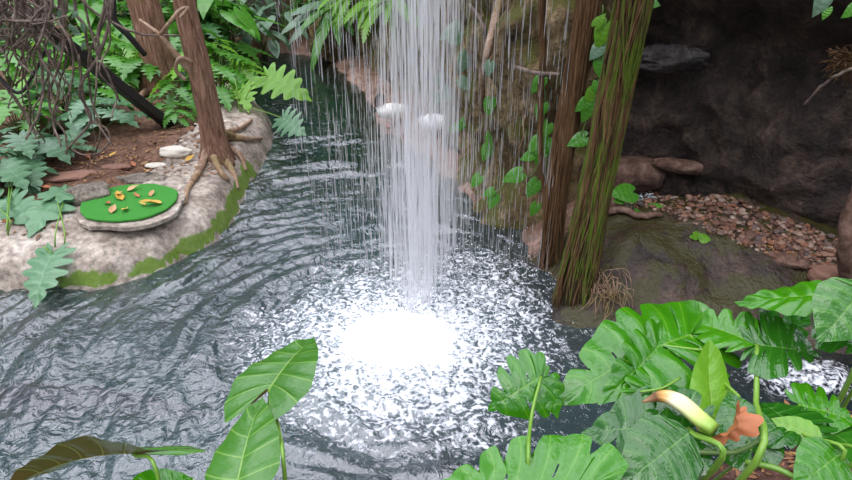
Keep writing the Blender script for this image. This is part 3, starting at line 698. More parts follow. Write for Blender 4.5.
def rp(px, py, dz=.03):
    q = hit(px, py, LAND); return q + (0, 0, dz)
tp = [b0, PY(214, 142, YT), PY(208, 110, YT), PY(197, 60, YT), PY(186, 10, YT), PY(180, -40, YT), PY(174, -120, YT)]
trunk('tree_trunk', tp, [.30, .21, .17, .165, .15, .15, .14], M['bark'], 'slim reddish-brown tree trunk standing on the left rock bank', roots=[
  ([PY(212, 135, YT), rp(222, 158), rp(232, 172), rp(238, 190, .02)], .10, .03), ([PY(214, 130, YT), rp(232, 141, .08), rp(246, 142, .06), rp(262, 140, .03)], .09, .025),
  ([PY(212, 125, YT), rp(226, 138, .1), rp(240, 132, .07), rp(252, 122, .04)], .07, .03), ([PY(210, 128, YT), rp(205, 160, .05), rp(198, 176, .04), rp(188, 192, .04), rp(186, 205, .02)], .07, .025),
  ([PY(216, 132, YT), rp(224, 150, .08), rp(240, 158, .06), rp(246, 172, .03)], .08, .03), ([PY(212, 140, YT), rp(214, 160, .08), rp(222, 176, .05), rp(230, 182, .03)], .07, .03)],
  rootmat=M['root'], branches=[([PY(203, 80, YT), PY(190, 70, YT-.1), PY(172, 50, YT-.2), PY(160, 35, YT-.2), PY(140, 20, YT)], .07, .02), ([PY(192, 62, YT-.2), PY(180, 58, YT-.3), PY(176, 70, YT-.25), PY(186, 80, YT-.2)], .03, .025), ([PY(160, 35, YT-.2), PY(170, 22, YT-.3), PY(180, 10, YT-.25), PY(188, 8, YT-.3), PY(180, 18, YT-.3)], .03, .02)])
b1 = hit(160, 92, LAND) - (0, 0, .15); Y1 = b1[1]
trunk('tree_trunk', [b1, PY(157, 60, Y1), PY(148, 20, Y1), PY(138, -20, Y1), PY(130, -100, Y1)], [.42, .33, .30, .29, .27], M['bark'], 'thicker brown tree trunk further back, left of the slim one', seed=4, rootmat=M['root'], roots=[([PY(160, 72, Y1), rp(166, 92, .1), rp(175, 100, .05)], .14, .05), ([PY(158, 72, Y1), rp(150, 92, .1), rp(140, 100, .05)], .14, .05)])
# leaning charred post
def beam(name, a, b, w, h, mat, label, cat):
    a = np.array(a); b = np.array(b); ax = b-a; L = np.linalg.norm(ax); ax /= L
    u = np.cross(ax, (0, 0, 1)); u /= np.linalg.norm(u); v = np.cross(u, ax); mb = MB(); n = 24; V = []; ch = .18
    sec = [(-1+ch, -1), (1-ch, -1), (1, -1+ch), (1, 1-ch), (1-ch, 1), (-1+ch, 1), (-1, 1-ch), (-1, -1+ch)]
    for i in range(n+1):
        for k_, (sx, sy) in enumerate(sec):
            m = 1+.06*float(vnoise(i*.7, k_*1.3, 2)); V.append(a+ax*L*i/n + u*sx*w/2*m + v*sy*h/2*m)
    F = [(i*8+k_, i*8+(k_+1) % 8, (i+1)*8+(k_+1) % 8, (i+1)*8+k_) for i in range(n) for k_ in range(8)] + [tuple(reversed(range(8))), tuple(n*8+k_ for k_ in range(8))]
    mb.add(V, F); o = mb.build(name, mat, smooth=False); rebase(o, a); tag(o, label, cat); return o
bb = hit(171, 124, LAND); beam('leaning_post', bb-(0, 0, .05), PY(24, 12, bb[1]-2.2), .19, .16, M['beam'], 'charred black square post leaning down to the soil at left', 'post')
o = MB(); tube(o, catmull([PY(145, 55, 12.5), PY(128, 35, 12.3), PY(114, 20, 12.2), PY(112, 0, 12.2), PY(105, -30, 12.2)], 20), list(np.linspace(.05, .08, 21)), 10)
o = o.build('dead_branch', M['beam']); rebase(o, PY(145, 55, 12.5)); tag(o, 'thin dark curved branch left of the thicker brown trunk', 'branch')
# tangle of vines
GV = 'woody vines hanging in the top left corner'
def vine(pts, r_, label, group=None, mat=None, n=30, name='hanging_vine', cat='vine', leaves=()):
    mb = MB(); q = catmull(pts, n); q = [p + .016*np.array((vnoise(i*.45, pts[0][0]*7, 1), vnoise(i*.45, pts[0][0]*7, 5), vnoise(i*.45, 3, pts[0][0])), float) for i, p in enumerate(q)]
    tube(mb, q, list(np.linspace(r_, r_*.6, n+1)), 7); o = mb.build(name, mat or M['vine'])
    rebase(o, pts[0]); tag(o, label, cat, group); return o
for i in range(40):
    x0 = R.uniform(-25, 58) if i % 4 else R.uniform(50, 110); x1 = x0+R.uniform(-25, 40); yb = R.uniform(60, 170); Yd = R.uniform(7.6, 9.3)
    pts = [PY(x0, -60, Yd), PY(x0+R.uniform(-14, 14), 0, Yd)] + [PY(x0+(x1-x0)*u+R.uniform(-11, 11), yb*u, Yd+R.uniform(-.15, .15)) for u in (.35, .6, .8, 1)]
    vine(pts, R.uniform(.006, .026), 'brown woody vine hanging in the tangle at top left', GV)
for i in range(45):
    x0 = R.uniform(-25, 50); Yd = R.uniform(7.8, 9.0); y0 = R.uniform(-10, 45)
    pts = [PY(x0-R.uniform(10, 45), y0-R.uniform(0, 30), Yd)] + [PY(x0+R.uniform(-20, 25)*u, y0+R.uniform(-10, 34)*u, Yd+R.uniform(-.2, .2)) for u in (.3, .7, 1, 1.4)]
    vine(pts, R.uniform(.008, .02), 'short twig woven across the vine tangle at top left', 'twigs in the top left vine tangle', name='woody_twig', cat='twig')
vine([PY(60, -30, 9.2), PY(86, 4, 9.2), PY(105, 18, 9.3), PY(135, 33, 9.4), PY(170, 35, 9.5), PY(190, 34, 9.6)], .022, 'long pale branch arching across towards the slim trunk', name='pale_branch', cat='branch')
vine([PY(78, 55, 9.0), PY(82, 90, 9.0), PY(90, 118, 9.0), PY(106, 128, 8.9), PY(110, 140, 8.9), PY(100, 152, 8.8), PY(82, 154, 8.7), PY(66, 146, 8.7)], .02, 'hooked vine curling round above the flat red-brown stone')
vine([PY(-10, 70, 8.8), PY(20, 92, 8.8), PY(45, 52, 9.0), PY(40, 40, 9.0)], .028, 'dark forked vine at the left edge', mat=M['beam'])
vine([PY(50, 50, 9.0), PY(48, 90, 8.9), PY(52, 115, 8.8), PY(65, 135, 8.7), PY(66, 158, 8.6)], .022, 'thick vine dropping below the leaning black post')
vine([PY(0, 80, 8.9), PY(12, 95, 8.9), PY(28, 118, 8.9), PY(36, 135, 8.8)], .03, 'thick slanting vine near the left edge')
vine([PY(108, -20, 9.6), PY(103, 20, 9.6), PY(97, 40, 9.6), PY(88, 52, 9.6)], .02, 'forked vine between the leaning post and the thicker trunk')
# sprigs in the tangle
t_ = empty('creeper_sprig')
for px, py, s, a in ((60, 8, 11, 2), (68, 25, 12, .6), (82, 22, 10, 1.6), (55, 45, 9, .9), (85, 42, 9, 2.2), (72, 32, 9, .2), (78, 12, 9, 2.6)):
    b_ = PY(px, py, 8.6); leaf_part(t_, b_, b_+np.array((math.cos(a)*s, -2, -math.sin(a)*s))/70, .07, LF['grey'], (0, -1, .5), N=5, table=OVAL, rv=3, rs=2)
sb = MB(); tube(sb, catmull([PY(58, 4, 8.62), PY(70, 24, 8.62), PY(78, 30, 8.62), PY(60, 45, 8.62)], 12), .008, 5); sb.build('stem', M['vine'], t_)
rebase(t_, PY(60, 8, 8.6)); tag(t_, 'grey-green leafy sprig hanging in front of the vine tangle', 'creeper')

# ------------------------------------------------------------------ back: fern boulder, ferns
p = hit(345, 48, ('wall_back', 'rock_ledge')); o = rock_mesh('mossy_boulder', (.75, .6, .7), 4, M['cliff'], sub=5, amp=.3); o.location = (p[0]-.2, p[1]-.3, p[2]+.25); tag(o, 'mossy boulder bulging out at the far end of the pool', 'boulder')
t_ = empty('strap_fern'); b_ = PD(332, 2, 17.5)
for (tx, ty, w) in ((284, 32, .3), (306, 62, .3), (300, 18, .3), (322, 30, .28), (275, 22, .28), (352, 24, .3), (290, 4, .3), (360, 10, .3), (338, 36, .26)):
    tip = PD(tx, ty, 16.6); mid = (b_+tip)/2
    leaf_part(t_, b_, tip, w, LF['grey'] if tx < 300 else LF['phil'], (0, -.7, 1), N=8, table=STRAP, droop=.35, rv=4, rs=3)
rebase(t_, b_); tag(t_, 'large fern with long strap leaves above the mossy boulder', 'fern')
for i, (px, py, s) in enumerate(((372, 8, 1.3), (350, -4, 1.4), (395, 2, 1.1))):
    q = hit(px, py, ('wall_back',), .3); plant('fern', 0, 0, s, 'feathery green fern growing from the top of the back cliff', 'ferns on the back cliff', 'fern', loc=q-np.array((0, 0, .3)))

# ------------------------------------------------------------------ swans
def swan(pos, rz, neck, label, sc=1.0):
    root = empty('swan'); mb = MB()
    # x forward: tail, rump, body, chest, neck..., head
    body = [(-.44, 0, .40), (-.36, 0, .385), (-.22, 0, .36), (-.05, 0, .345), (.12, 0, .35), (.22, 0, .375), (.275, 0, .43)]
    rb = [(.01, .008), (.07, .055), (.155, .145), (.19, .18), (.175, .17), (.12, .12), (.064, .064)]
    pts = body + neck; k_ = len(neck)
    rn = [(.060-.016*min(1, i/(k_*.5)),)*2 for i in range(k_)]
    rn[-3] = (.040, .046); rn[-2] = (.040, .046); rn[-1] = (.012, .012)
    n = 90; q = catmull(pts, n); m = len(pts)-1
    rr = [tuple(np.interp(i/n*m, range(m+1), [a[j] for a in rb+rn]) for j in (0, 1)) for i in range(n+1)]
    fr = None; V = []; seg = 20
    for i in range(n+1):
        d = q[min(i+1, n)]-q[max(i-1, 0)]; d /= np.linalg.norm(d); u = np.array((0, 1., 0)) - d*d[1]; u /= np.linalg.norm(u); v = np.cross(d, u)
        for k2 in range(seg):
            a = 2*PI*k2/seg; V.append(q[i]+u*math.cos(a)*rr[i][0]+v*math.sin(a)*rr[i][1])
    Fw = [(i*seg+k2, i*seg+(k2+1) % seg, (i+1)*seg+(k2+1) % seg, (i+1)*seg+k2) for i in range(n) for k2 in range(seg)]
    mb.add(V, Fw); cut = int(n*(len(body)-.4)/m)
    mb.mi = [1 if f//seg > cut else 0 for f in range(len(Fw))]
    mb.build('body', [M['swan'], M['swan_neck']], root)
    hd_, pr_ = np.array(neck[-1]), np.array(neck[-2]); d = (hd_-pr_)/np.linalg.norm(hd_-pr_)
    m2 = MB(); tube(m2, [pr_+d*.035, hd_+d*.02, hd_+d*.075], [(.022, .02), (.018, .012), (.006, .004)], 10); m2.build('bill', M['bill'], root)
    for sy in (-1, 1):
        m3 = MB(); V, F, U = leaf_local(.50, .22, 9, .12, OVAL, 5, 5, droop=.2, cup=-.1, side=.5, corr=.012)
        m3.add(place(V, (.15, sy*.13, .42), (-1, -sy*.10, .02), (0, sy*.8, .6)), F, U); m3.build('wing', M['swan'], root)
        ml = MB(); tube(ml, [(-.03, sy*.07, .24), (-.04, sy*.07, .13), (-.02, sy*.07, .02)], [.018, .012, .012], 8)
        V = [(-.04, sy*.07-.01, 0), (-.04, sy*.07+.01, 0), (.09, sy*.07-.05, 0), (.11, sy*.07, 0), (.09, sy*.07+.05, 0)]
        ml.add([*V, *[(x, y, .014) for x, y, z in V]], [(4, 3, 2, 0, 1), (5, 7, 8, 9, 6), (0, 2, 7, 5), (2, 3, 8, 7), (3, 4, 9, 8), (4, 1, 6, 9), (1, 0, 5, 6)])
        ml.build('leg', M['pink'], root)
    root.location = [float(a) for a in pos]; root.rotation_euler = (0, 0, rz); root.scale = (sc,)*3; tag(root, label, 'swan'); return root
s1 = hit(391, 125, LAND); s2 = hit(433, 137, LAND)
swan(s1-(0, 0, .01), PI+.25, [(.30, 0, .50), (.31, 0, .60), (.29, 0, .69), (.235, 0, .735), (.18, .02, .70), (.165, .03, .63), (.175, .04, .57)], 'white swan with black neck curled back, standing nearer the open water', .86)
swan(s2-(0, 0, .01), PI-.15, [(.31, 0, .47), (.35, 0, .52), (.36, 0, .58), (.35, 0, .63), (.37, 0, .655), (.42, 0, .64)], 'white swan half hidden behind the waterfall, low on the ledge', .86)

# ------------------------------------------------------------------ fibrous trunks on the right
def fibrous(name, pts, rads, mats, label, nf, seed, spread=1.0):
    rr = random.Random(seed); n = 110; root = None
    q = catmull(pts, n); ra = np.interp(np.linspace(0, 1, n+1), np.linspace(0, 1, len(rads)), rads)
    mb = MB(); tube(mb, q, list(ra), 56, rfun=lambda a, s: .92 + .13*float(vnoise(math.cos(a)*5+seed, math.sin(a)*5, s*2.2)) + .06*float(vnoise(math.cos(a)*9+seed, math.sin(a)*9, s*14)))
    o = mb.build(name, mats[0]); fr = frames(q)
    for gi, mat in enumerate(mats[1:]):
        m2 = MB()
        for f in range(int(nf*1.2)):
            th0 = rr.uniform(0, 2*PI); tw = rr.uniform(-1.2, 1.6); s0 = rr.uniform(0, .5); s1_ = min(1, s0+rr.uniform(.25, .8)); P2 = []; steps = 34
            w = rr.uniform(0, 99)
            for k_ in range(steps+1):
                s = s0+(s1_-s0)*k_/steps; i = min(n, int(s*n)); t_, u, v = fr[i]; fi = s*n-i; pos = q[i]+(q[min(i+1, n)]-q[i])*fi
                a = th0+tw*s+.5*float(vnoise(s*5+w, 0, 0)); rad = ra[i]*(1.0+.09*float(vnoise(s*9+w, 3, 0))*spread)
                P2.append(pos+(u*math.cos(a)+v*math.sin(a))*rad)
            tube(m2, P2, list(np.interp(np.linspace(0, 1, steps+1), [0, .1, .8, 1], [.002, .009, .008, .002])*rr.uniform(.5, 1.7)), 5)
        m2.build('aerial_roots', mat, o)['kind'] = 'stuff'
    rebase(o, pts[0]); tag(o, label, 'tree trunk'); return o
q0 = P(573, 312, -.05); Yb = q0[1]
fibrous('root_clad_trunk', [q0, PY(577, 280, Yb), PY(589, 220, Yb+.02), PY(604, 150, Yb+.05), PY(618, 80, Yb+.05), PY(634, 0, Yb), PY(644, -60, Yb), PY(660, -180, Yb)], [.23, .19, .158, .152, .15, .155, .16, .17], [M['trunk_core'], M['trunk_green'], M['trunk_brown']], 'mossy green leaning trunk wrapped in stringy roots, nearer of two', 110, 5)
q1 = P(552, 272, -.05); Yc = q1[1]
fibrous('root_clad_trunk', [q1, PY(552, 255, Yc), PY(555, 210, Yc), PY(563, 150, Yc), PY(575, 80, Yc), PY(589, 0, Yc), PY(598, -60, Yc), PY(612, -180, Yc)], [.15, .125, .12, .12, .115, .11, .11, .11], [M['trunk_core'], M['trunk_brown'], M['trunk_brown']], 'brown leaning trunk wrapped in stringy roots, left of the mossy one', 80, 9)

# ------------------------------------------------------------------ cliff vegetation and rocks
def cl(px, py, off=.05): return hit(px, py, ('wall_back', 'rock_ledge', 'wall_right', 'ground_right'), off)
def heart_vine(name, leaves, stem, label, mat='heart', cat='vine', sc=1.0, depth=None, off=.10, sr=.007):
    t_ = empty(name); base = None
    for (px, py, w, ang) in leaves:
        p = PY(px, py, depth) if depth else cl(px, py, off+.05)
        d = np.dot(p-CP, FW); L = w/FPX*d*sc*1.15; a = math.radians(ang)
        ax = np.array((math.cos(a), -.25, math.sin(a)))
        b_ = p-ax*L*.45; base = b_ if base is None else base
        m_ = LF[mat] if isinstance(mat, str) else LF[mat[R.randrange(len(mat))]]
        leaf_part(t_, b_, b_+ax*L, L*.82, m_, (R.uniform(-.25, .25), -1, R.uniform(.2, .6)), N=6, table=HEART, droop=.3, cup=.15, rv=5, rs=4, corr=.012)
    sb = MB(); pts = [PY(a, b, depth+.03) if depth else cl(a, b, off) for a, b in stem]
    tube(sb, catmull(pts, 24), sr, 6); sb.build('stem', M['petiole_d'] if sr < .01 else M['vine'], t_)
    rebase(t_, pts[0]); tag(t_, label, cat); return t_
heart_vine('heart_leaf_vine', [(450, 33, 20, 200), (457, 40, 16, 190), (463, 64, 17, 250), (441, 80, 18, 190), (450, 93, 24, 215), (466, 85, 13, 320), (489, 70, 12, 260), (437, 100, 12, 250), (413, 57, 14, 250)], [(470, 0), (468, 40), (470, 75), (452, 100), (440, 130)], 'grey-green heart-leaved vine behind the waterfall, high on the cliff', 'grey')
heart_vine('heart_leaf_vine', [(424, 124, 12, 260), (432, 88, 9, 250), (489, 108, 14, 260), (491, 142, 13, 270), (486, 154, 14, 250), (462, 125, 12, 220), (455, 128, 11, 200)], [(492, 90), (490, 120), (488, 150), (478, 165)], 'grey-green heart-leaved vine behind the waterfall, low on the cliff', ('grey', 'heart'))
heart_vine('heart_leaf_vine', [(537, 86, 15, 235), (540, 112, 14, 250), (543, 133, 16, 240), (534, 146, 15, 230), (541, 154, 20, 250), (527, 157, 12, 200), (549, 148, 14, 300)], [(541, 70), (545, 95), (544, 120), (540, 150)], 'bright heart-leaved vine hanging left of the brown trunk', depth=7.6)
heart_vine('heart_leaf_vine', [(512, 177, 17, 200), (532, 190, 16, 240), (534, 211, 12, 250), (492, 203, 13, 250), (475, 182, 12, 230), (488, 193, 10, 200)], [(545, 150), (530, 176), (512, 176), (495, 195)], 'heart-leaved vine trailing low over the brown ledge at the waterline', depth=7.5)
heart_vine('heart_leaf_vine', [(602, 36, 22, 250), (596, 52, 16, 230), (602, 70, 18, 280), (600, 90, 14, 290), (590, 98, 14, 250), (588, 112, 20, 250), (582, 106, 14, 220), (577, 141, 17, 200), (600, 20, 12, 60)], [(603, 5), (602, 50), (596, 90), (583, 130), (578, 150)], 'bright heart-leaved vine climbing between the two root-clad trunks', ('heart', 'phil_b', 'grey'), depth=6.6)
heart_vine('heart_leaf_vine', [(643, 30, 13, 280), (653, 3, 14, 350)], [(640, -10), (642, 20), (644, 30)], 'two heart leaves on the right side of the mossy trunk', depth=6.15)
heart_vine('heart_leaf_vine', [(822, 4, 22, 250), (826, 14, 10, 250), (850, 12, 14, 220)], [(840, -20), (835, -5), (825, 4)], 'pale-tipped leaf sprig at the top right corner', ('heart', 'grey'), depth=5.0)
t_ = empty('low_leafy_plant'); g = hit(635, 212, ('ground_right',))
for px, py, w, a in ((632, 192, 24, 200), (652, 209, 16, 340), (640, 212, 12, 250), (622, 200, 10, 150)):
    p = PD(px, py, np.dot(g-CP, FW)); leaf_part(t_, p, p+np.array((math.cos(math.radians(a)), -.3, .1))*w/80, w/85, LF['heart'], (0, -.7, 1), pet=[g], petmat=M['petiole_d'], pr=(.006, .004), N=6, table=HEART, rv=4, rs=3)
rebase(t_, g); tag(t_, 'low green leaves on the gravel shelf, right of the mossy trunk', 'plant')
t_ = empty('seedling'); g = hit(700, 240, ('ground_right',))
for px, py, w, a, m_ in ((694, 232, 16, 110, 'phil_b'), (702, 235, 14, 20, 'phil_b'), (712, 239, 17, -12, 'phil_b'), (690, 236, 10, 160, 'phil_b')):
    p = PD(698, 239, np.dot(g-CP, FW))+(0, 0, .02); leaf_part(t_, p, PD(px, py, np.dot(g-CP, FW)-.05), w/130, LF[m_], (0, -.7, 1), N=6, table=OVAL, rv=4, rs=3, pet=[g], pr=(.005, .004))
rebase(t_, g); tag(t_, 'small lime-green seedling on the rock edge below the gravel', 'plant')
def rstone(name, px, py, size, mat, label, rz=0, ry=0, seed=1, cat='stone', names=('ground_right',), off=0, amp=.2, flat=.2, up=.4, sub=4):
    p = hit(px, py, names, off); o = rock_mesh(name, size, seed, mat, sub=sub, amp=amp, flat=flat); o.location = (p[0], p[1], p[2]+size[2]*up); o.rotation_euler = (0, ry, rz); tag(o, label, cat); return o
rstone('bark_slab', 681, 166, (.34, .12, .10), M['wood'], 'reddish bark-like slab at the back of the gravel shelf', -.15, .12, 11, 'stone slab', names=('wall_right', 'ground_right'), off=.22, up=0)
rstone('dark_boulder', 632, 172, (.46, .26, .24), M['wood'], 'dark brown boulder between mossy trunk and reddish slab', .1, 0, 12, 'boulder', names=('wall_right', 'ground_right'), off=.15, up=0)
rstone('driftwood_log', 786, 262, (.22, .09, .06), M['wood'], 'short grey-brown wood chunk lying on the gravel', -.45, .08, 13, 'driftwood')
rstone('driftwood_log', 748, 238, (.15, .06, .04), M['wood'], 'small wood chunk in the middle of the gravel', .5, 0, 19, 'driftwood')
rstone('red_boulder', 826, 280, (.19, .14, .12), M['redstone'], 'dull red boulder at the right end of the gravel', .2, 0, 14, 'boulder')
rstone('dark_boulder', 805, 300, (.3, .16, .12), M['shelf'], 'wet dark boulder in front of the dull red one', .2, 0, 24, 'boulder')
p = hit(678, 58, ('wall_right',), -.06); o = rock_mesh('pale_outcrop', (.52, .26, .16), 15, M['outcrop'], sub=5, amp=.4); o.location = p; tag(o, 'pale grey rock outcrop high on the dark cave wall', 'rock outcrop')
vine([hit(600, 216, ('ground_right',))+(0, 0, .06), hit(618, 214, ('ground_right',))+(0, 0, .06), hit(640, 219, ('ground_right',))+(0, 0, .05), hit(662, 217, ('ground_right',))+(0, 0, .04)], .05, 'grey root lying along the top of the wet rock', name='fallen_root', cat='root', mat=M['wood'])
vine([hit(850, 285, ('ground_right',))-(0, 0, .05), PY(846, 250, 5.3), PY(850, 215, 5.3), PY(862, 180, 5.3)], .09, 'stout brown stem rising at the right edge', name='brown_stem', cat='stem', mat=M['wood'], n=20)
vine([PY(875, 62, 5.6), PY(850, 70, 5.7), PY(830, 78, 5.8), PY(815, 92, 5.9), PY(805, 104, 6.0)], .018, 'bare branch in front of the dark wall at right edge', name='bare_branch', cat='branch')
t_ = empty('root_tuft'); c0 = PY(845, 62, 5.8)
m1 = MB(); m2 = MB()
for i in range(90):
    a = R.uniform(0, 6.28); l = R.uniform(.1, .38); e = c0+np.array((-abs(math.cos(a))*l*1.1+.15, R.uniform(-.1, .1), math.sin(a)*l*.6)); tube(m1, catmull([c0+np.array((.15, 0, 0)), (c0+e)/2+np.array((R.uniform(-.05, .05), 0, R.uniform(-.02, .06))), e], 6), .004, 4)
m1.build('rootlets', M['trunk_brown'], t_)['kind'] = 'stuff'
rebase(t_, c0); tag(t_, 'brushy tuft of fine roots on the dark wall at right edge', 'root tuft')
vine([cl(516, 68, .1), cl(528, 70, .25), PY(548, 74, 6.95), PY(560, 75, 6.8)], .03, 'short bare branch joining cliff and brown trunk', name='bare_branch', cat='branch', n=16)
vine([PY(543, -20, 7.3), PY(542, 60, 7.3), PY(541, 130, 7.3), PY(545, 200, 7.3), PY(548, 240, 7.2)], .045, 'straight brown root hanging just left of the brown trunk', name='hanging_root', cat='root', mat=M['trunk_brown'])
for i, (a, b_, c_, lab) in enumerate((((500, 0), (486, 60), (480, 110), 'pinkish aerial root running down the cliff left part'), ((470, 5), (484, 30), (478, 80), 'grey aerial root beside the pinkish one'), ((525, 115), (520, 150), (510, 175), 'thin yellowish root curving down beside the ledge leaves'), ((445, 0), (447, 60), (443, 120), 'thin root behind the falling water'))):
    vine([cl(*a, .08), cl(*b_, .08), cl(*c_, .08)], (.06, .035, .014, .02)[i], lab, name='aerial_root', cat='root', mat=M['root'] if i != 1 else M['vine'], n=24)
t_ = empty('root_tangle'); m1 = MB()
for i in range(60):
    a = (R.uniform(590, 625), R.uniform(270, 300)); p = hit(*a, ('ground_right',)); q = hit(a[0]+R.uniform(-15, 25), a[1]+R.uniform(5, 30), ('ground_right',))
    tube(m1, catmull([p+(0, 0, .02), (p+q)/2+np.array((R.uniform(-.05, .05), -.05, R.uniform(.04, .14))), q+(0, 0, .01)], 8), .004, 4)
m1.build('rootlets', M['root'], t_)['kind'] = 'stuff'; rebase(t_, hit(605, 290, ('ground_right',))); tag(t_, 'tangle of thin pale roots at the foot of the mossy trunk', 'roots')

# ------------------------------------------------------------------ gravel
inside = lambda a, b: b > 176+max(0, (a-680))*.40 and b < 208+max(0, (a-650))*.40
litter('gravel', (612, 850), (176, 290), 3600, (.016, .036), ('ground_right',), M['pebble'], 'small brown and grey gravel covering the rock shelf', inside, True)
pm = []
for s_ in range(5):
    mb = MB(); mb.add(PEB[s_][0], PEB[s_][1]); o = mb.build('pebble', M['pebble']); pm.append(o)
first = set(); cnt = 0
while cnt < 240:
    px, py = R.uniform(614, 848), R.uniform(178, 288)
    if not inside(px, py): continue
    p = hit(px, py, ('ground_right',)); i = R.randrange(5); s = R.uniform(.03, .062)
    o = pm[i] if i not in first else pm[i].copy()
    if i in first: C.objects.link(o)
    first.add(i); o.location = (p[0], p[1], p[2]+s*.35); o.scale = (s, s*R.uniform(.6, .95), s*R.uniform(.4, .6)); o.rotation_euler = (R.uniform(-.3, .3), R.uniform(-.3, .3), R.uniform(0, 6.28))
    tag(o, 'loose stone among the gravel on the dark rock shelf', 'stone', 'stones on the gravel shelf'); cnt += 1
litter('leaf_litter', (640, 850), (200, 290), 160, (.05, .09), ('ground_right',), M['litter'], 'dry leaves scattered over the gravel shelf', inside)
litter('leaf_litter', (640, 852), (410, 480), 420, (.06, .13), ('ground_near',), M['litter'], 'reddish-brown dry leaves on the near bank under the big leaves')

# ------------------------------------------------------------------ foreground plants
def big(name, label, base, cat='plant'): 
    o = empty(name); return o
# left: elephant ears
g = np.array((-.95, 2.05, down(-.95, 2.05)))
t_ = empty('elephant_ear_plant')
leaf_part(t_, PD(232, 515, 2.35), PD(252, 376, 2.85), .31, LF['aloc'], (-.1, -1.0, .75), pet=[g, (-.9, 2.1, 1.0)], label='upright bright leaf with pale branching veins', N=7, table=OVAL, droop=.28, cup=.2, side=.35, corr=.012, wave=.012, **FG)
leaf_part(t_, PD(269, 390, 3.0), PD(310, 322, 3.45), .42, LF['aloc'], (-.35, -.9, .8), pet=[g+(.2, .1, 0), PD(285, 480, 2.6), PD(279, 430, 2.8)], N=7, table=ARROW, droop=.25, cup=.28, side=.25, corr=.016, wave=.02, **FG)
rebase(t_, g); tag(t_, 'elephant ear plant with two upright leaves left of the splash', 'plant')
t_ = empty('elephant_ear_plant'); g = np.array((-1.35, 1.9, down(-1.35, 1.9)))
leaf_part(t_, PD(133, 454, 2.75), PD(10, 452, 2.95), .40, LF['aloc'], (-.1, .75, .6), pet=[g, PD(160, 486, 2.6)], label='leaf seen from below, brownish underside', N=7, table=ARROW, droop=.30, cup=.35, side=.1, corr=.012, wave=.02, **FG)
leaf_part(t_, PD(150, 492, 2.6), PD(195, 474, 2.7), .22, LF['fore'], (0, -.4, 1), pet=[g], N=6, table=ARROW, **FG)
rebase(t_, g); tag(t_, 'elephant ear plant at bottom left, leaf turned edge-on', 'plant')

g = np.array((1.0, 2.55, down(1.0, 2.55)))
t_ = empty('philodendron_plant')
# D big lobed leaf reaching left
leaf_part(t_, PD(690, 335, 3.1), PD(558, 376, 2.8), .62, LF['fore'], (.05, -.2, 1), pet=[g+(.1, 0, 0), PD(735, 440, 2.75), PD(715, 372, 2.95)], N=8, depth=.52, table=HEART, droop=.38, cup=.12, side=.25, corr=.014, wave=.012, sharp=9, **FG)
leaf_part(t_, PD(660, 345, 3.05), PD(612, 398, 2.75), .30, LF['fore'], (.3, -.6, .9), N=7, depth=.5, table=HEART, droop=.35, cup=.15, side=.2, corr=.02, wave=.02, sharp=7, seed=31, pet=[PD(700, 350, 3.0)], pr=(.006, .006), **FG)
leaf_part(t_, PD(712, 326, 3.2), PD(668, 300, 3.35), .16, LF['fore'], (-.2, -.8, .6), N=6, table=OVAL, droop=.3, cup=.4, corr=.015, wave=.02, seed=32, pet=[PD(740, 345, 3.0)], pr=(.006, .006), **FG)
leaf_part(t_, PD(800, 405, 2.7), PD(862, 418, 2.6), .26, LF['fore'], (.1, -.4, 1), N=7, depth=.4, table=HEART, droop=.25, cup=.15, corr=.02, wave=.02, sharp=7, seed=33, pet=[PD(770, 440, 2.6)], pr=(.007, .006), **FG)
leaf_part(t_, PD(668, 400, 2.9), PD(640, 440, 2.7), .30, LF['fore_d'], (.1, -.4, 1), N=7, depth=.4, table=HEART, droop=.25, cup=.15, corr=.02, wave=.02, sharp=7, seed=34, pet=[PD(700, 440, 2.7)], pr=(.007, .006), **FG)
# E young leaf
leaf_part(t_, PD(541, 377, 2.85), PD(488, 408, 2.75), .34, LF['fore'], (-.2, -.8, .8), pet=[g+(-.3, 0, 0), PD(529, 480, 2.5), PD(531, 420, 2.7)], N=6, depth=.42, table=HEART, droop=.45, cup=.1, side=.4, corr=.015, wave=.02, sharp=7, seed=3, **FG)
leaf_part(t_, PD(543, 377, 2.86), PD(562, 418, 2.78), .16, LF['fore'], (.3, -.8, .5), N=5, depth=.5, table=HEART, droop=.3, sharp=7, seed=5, **FG)
# F bottom leaf
leaf_part(t_, PD(588, 487, 2.35), PD(432, 473, 2.45), .46, LF['fore'], (0, -.3, 1), pet=[g+(-.1, -.1, 0), PD(620, 500, 2.25)], N=8, depth=.42, table=HEART, droop=.2, cup=.15, side=.25, corr=.014, wave=.012, sharp=9, seed=2, **FG)
# G
leaf_part(t_, PD(688, 428, 2.6), PD(578, 424, 2.7), .44, LF['fore_d'], (0, -.35, 1), pet=[g, PD(715, 470, 2.5)], N=7, depth=.4, table=HEART, droop=.25, cup=.1, side=.2, corr=.018, wave=.01, sharp=9, seed=6, **FG)
leaf_part(t_, PD(690, 432, 2.5), PD(622, 486, 2.35), .30, LF['fore_d'], (0, -.6, 1), pet=[g, PD(712, 470, 2.45)], N=7, table=OVAL, droop=.3, cup=.1, side=.2, corr=.014, seed=9, **FG)
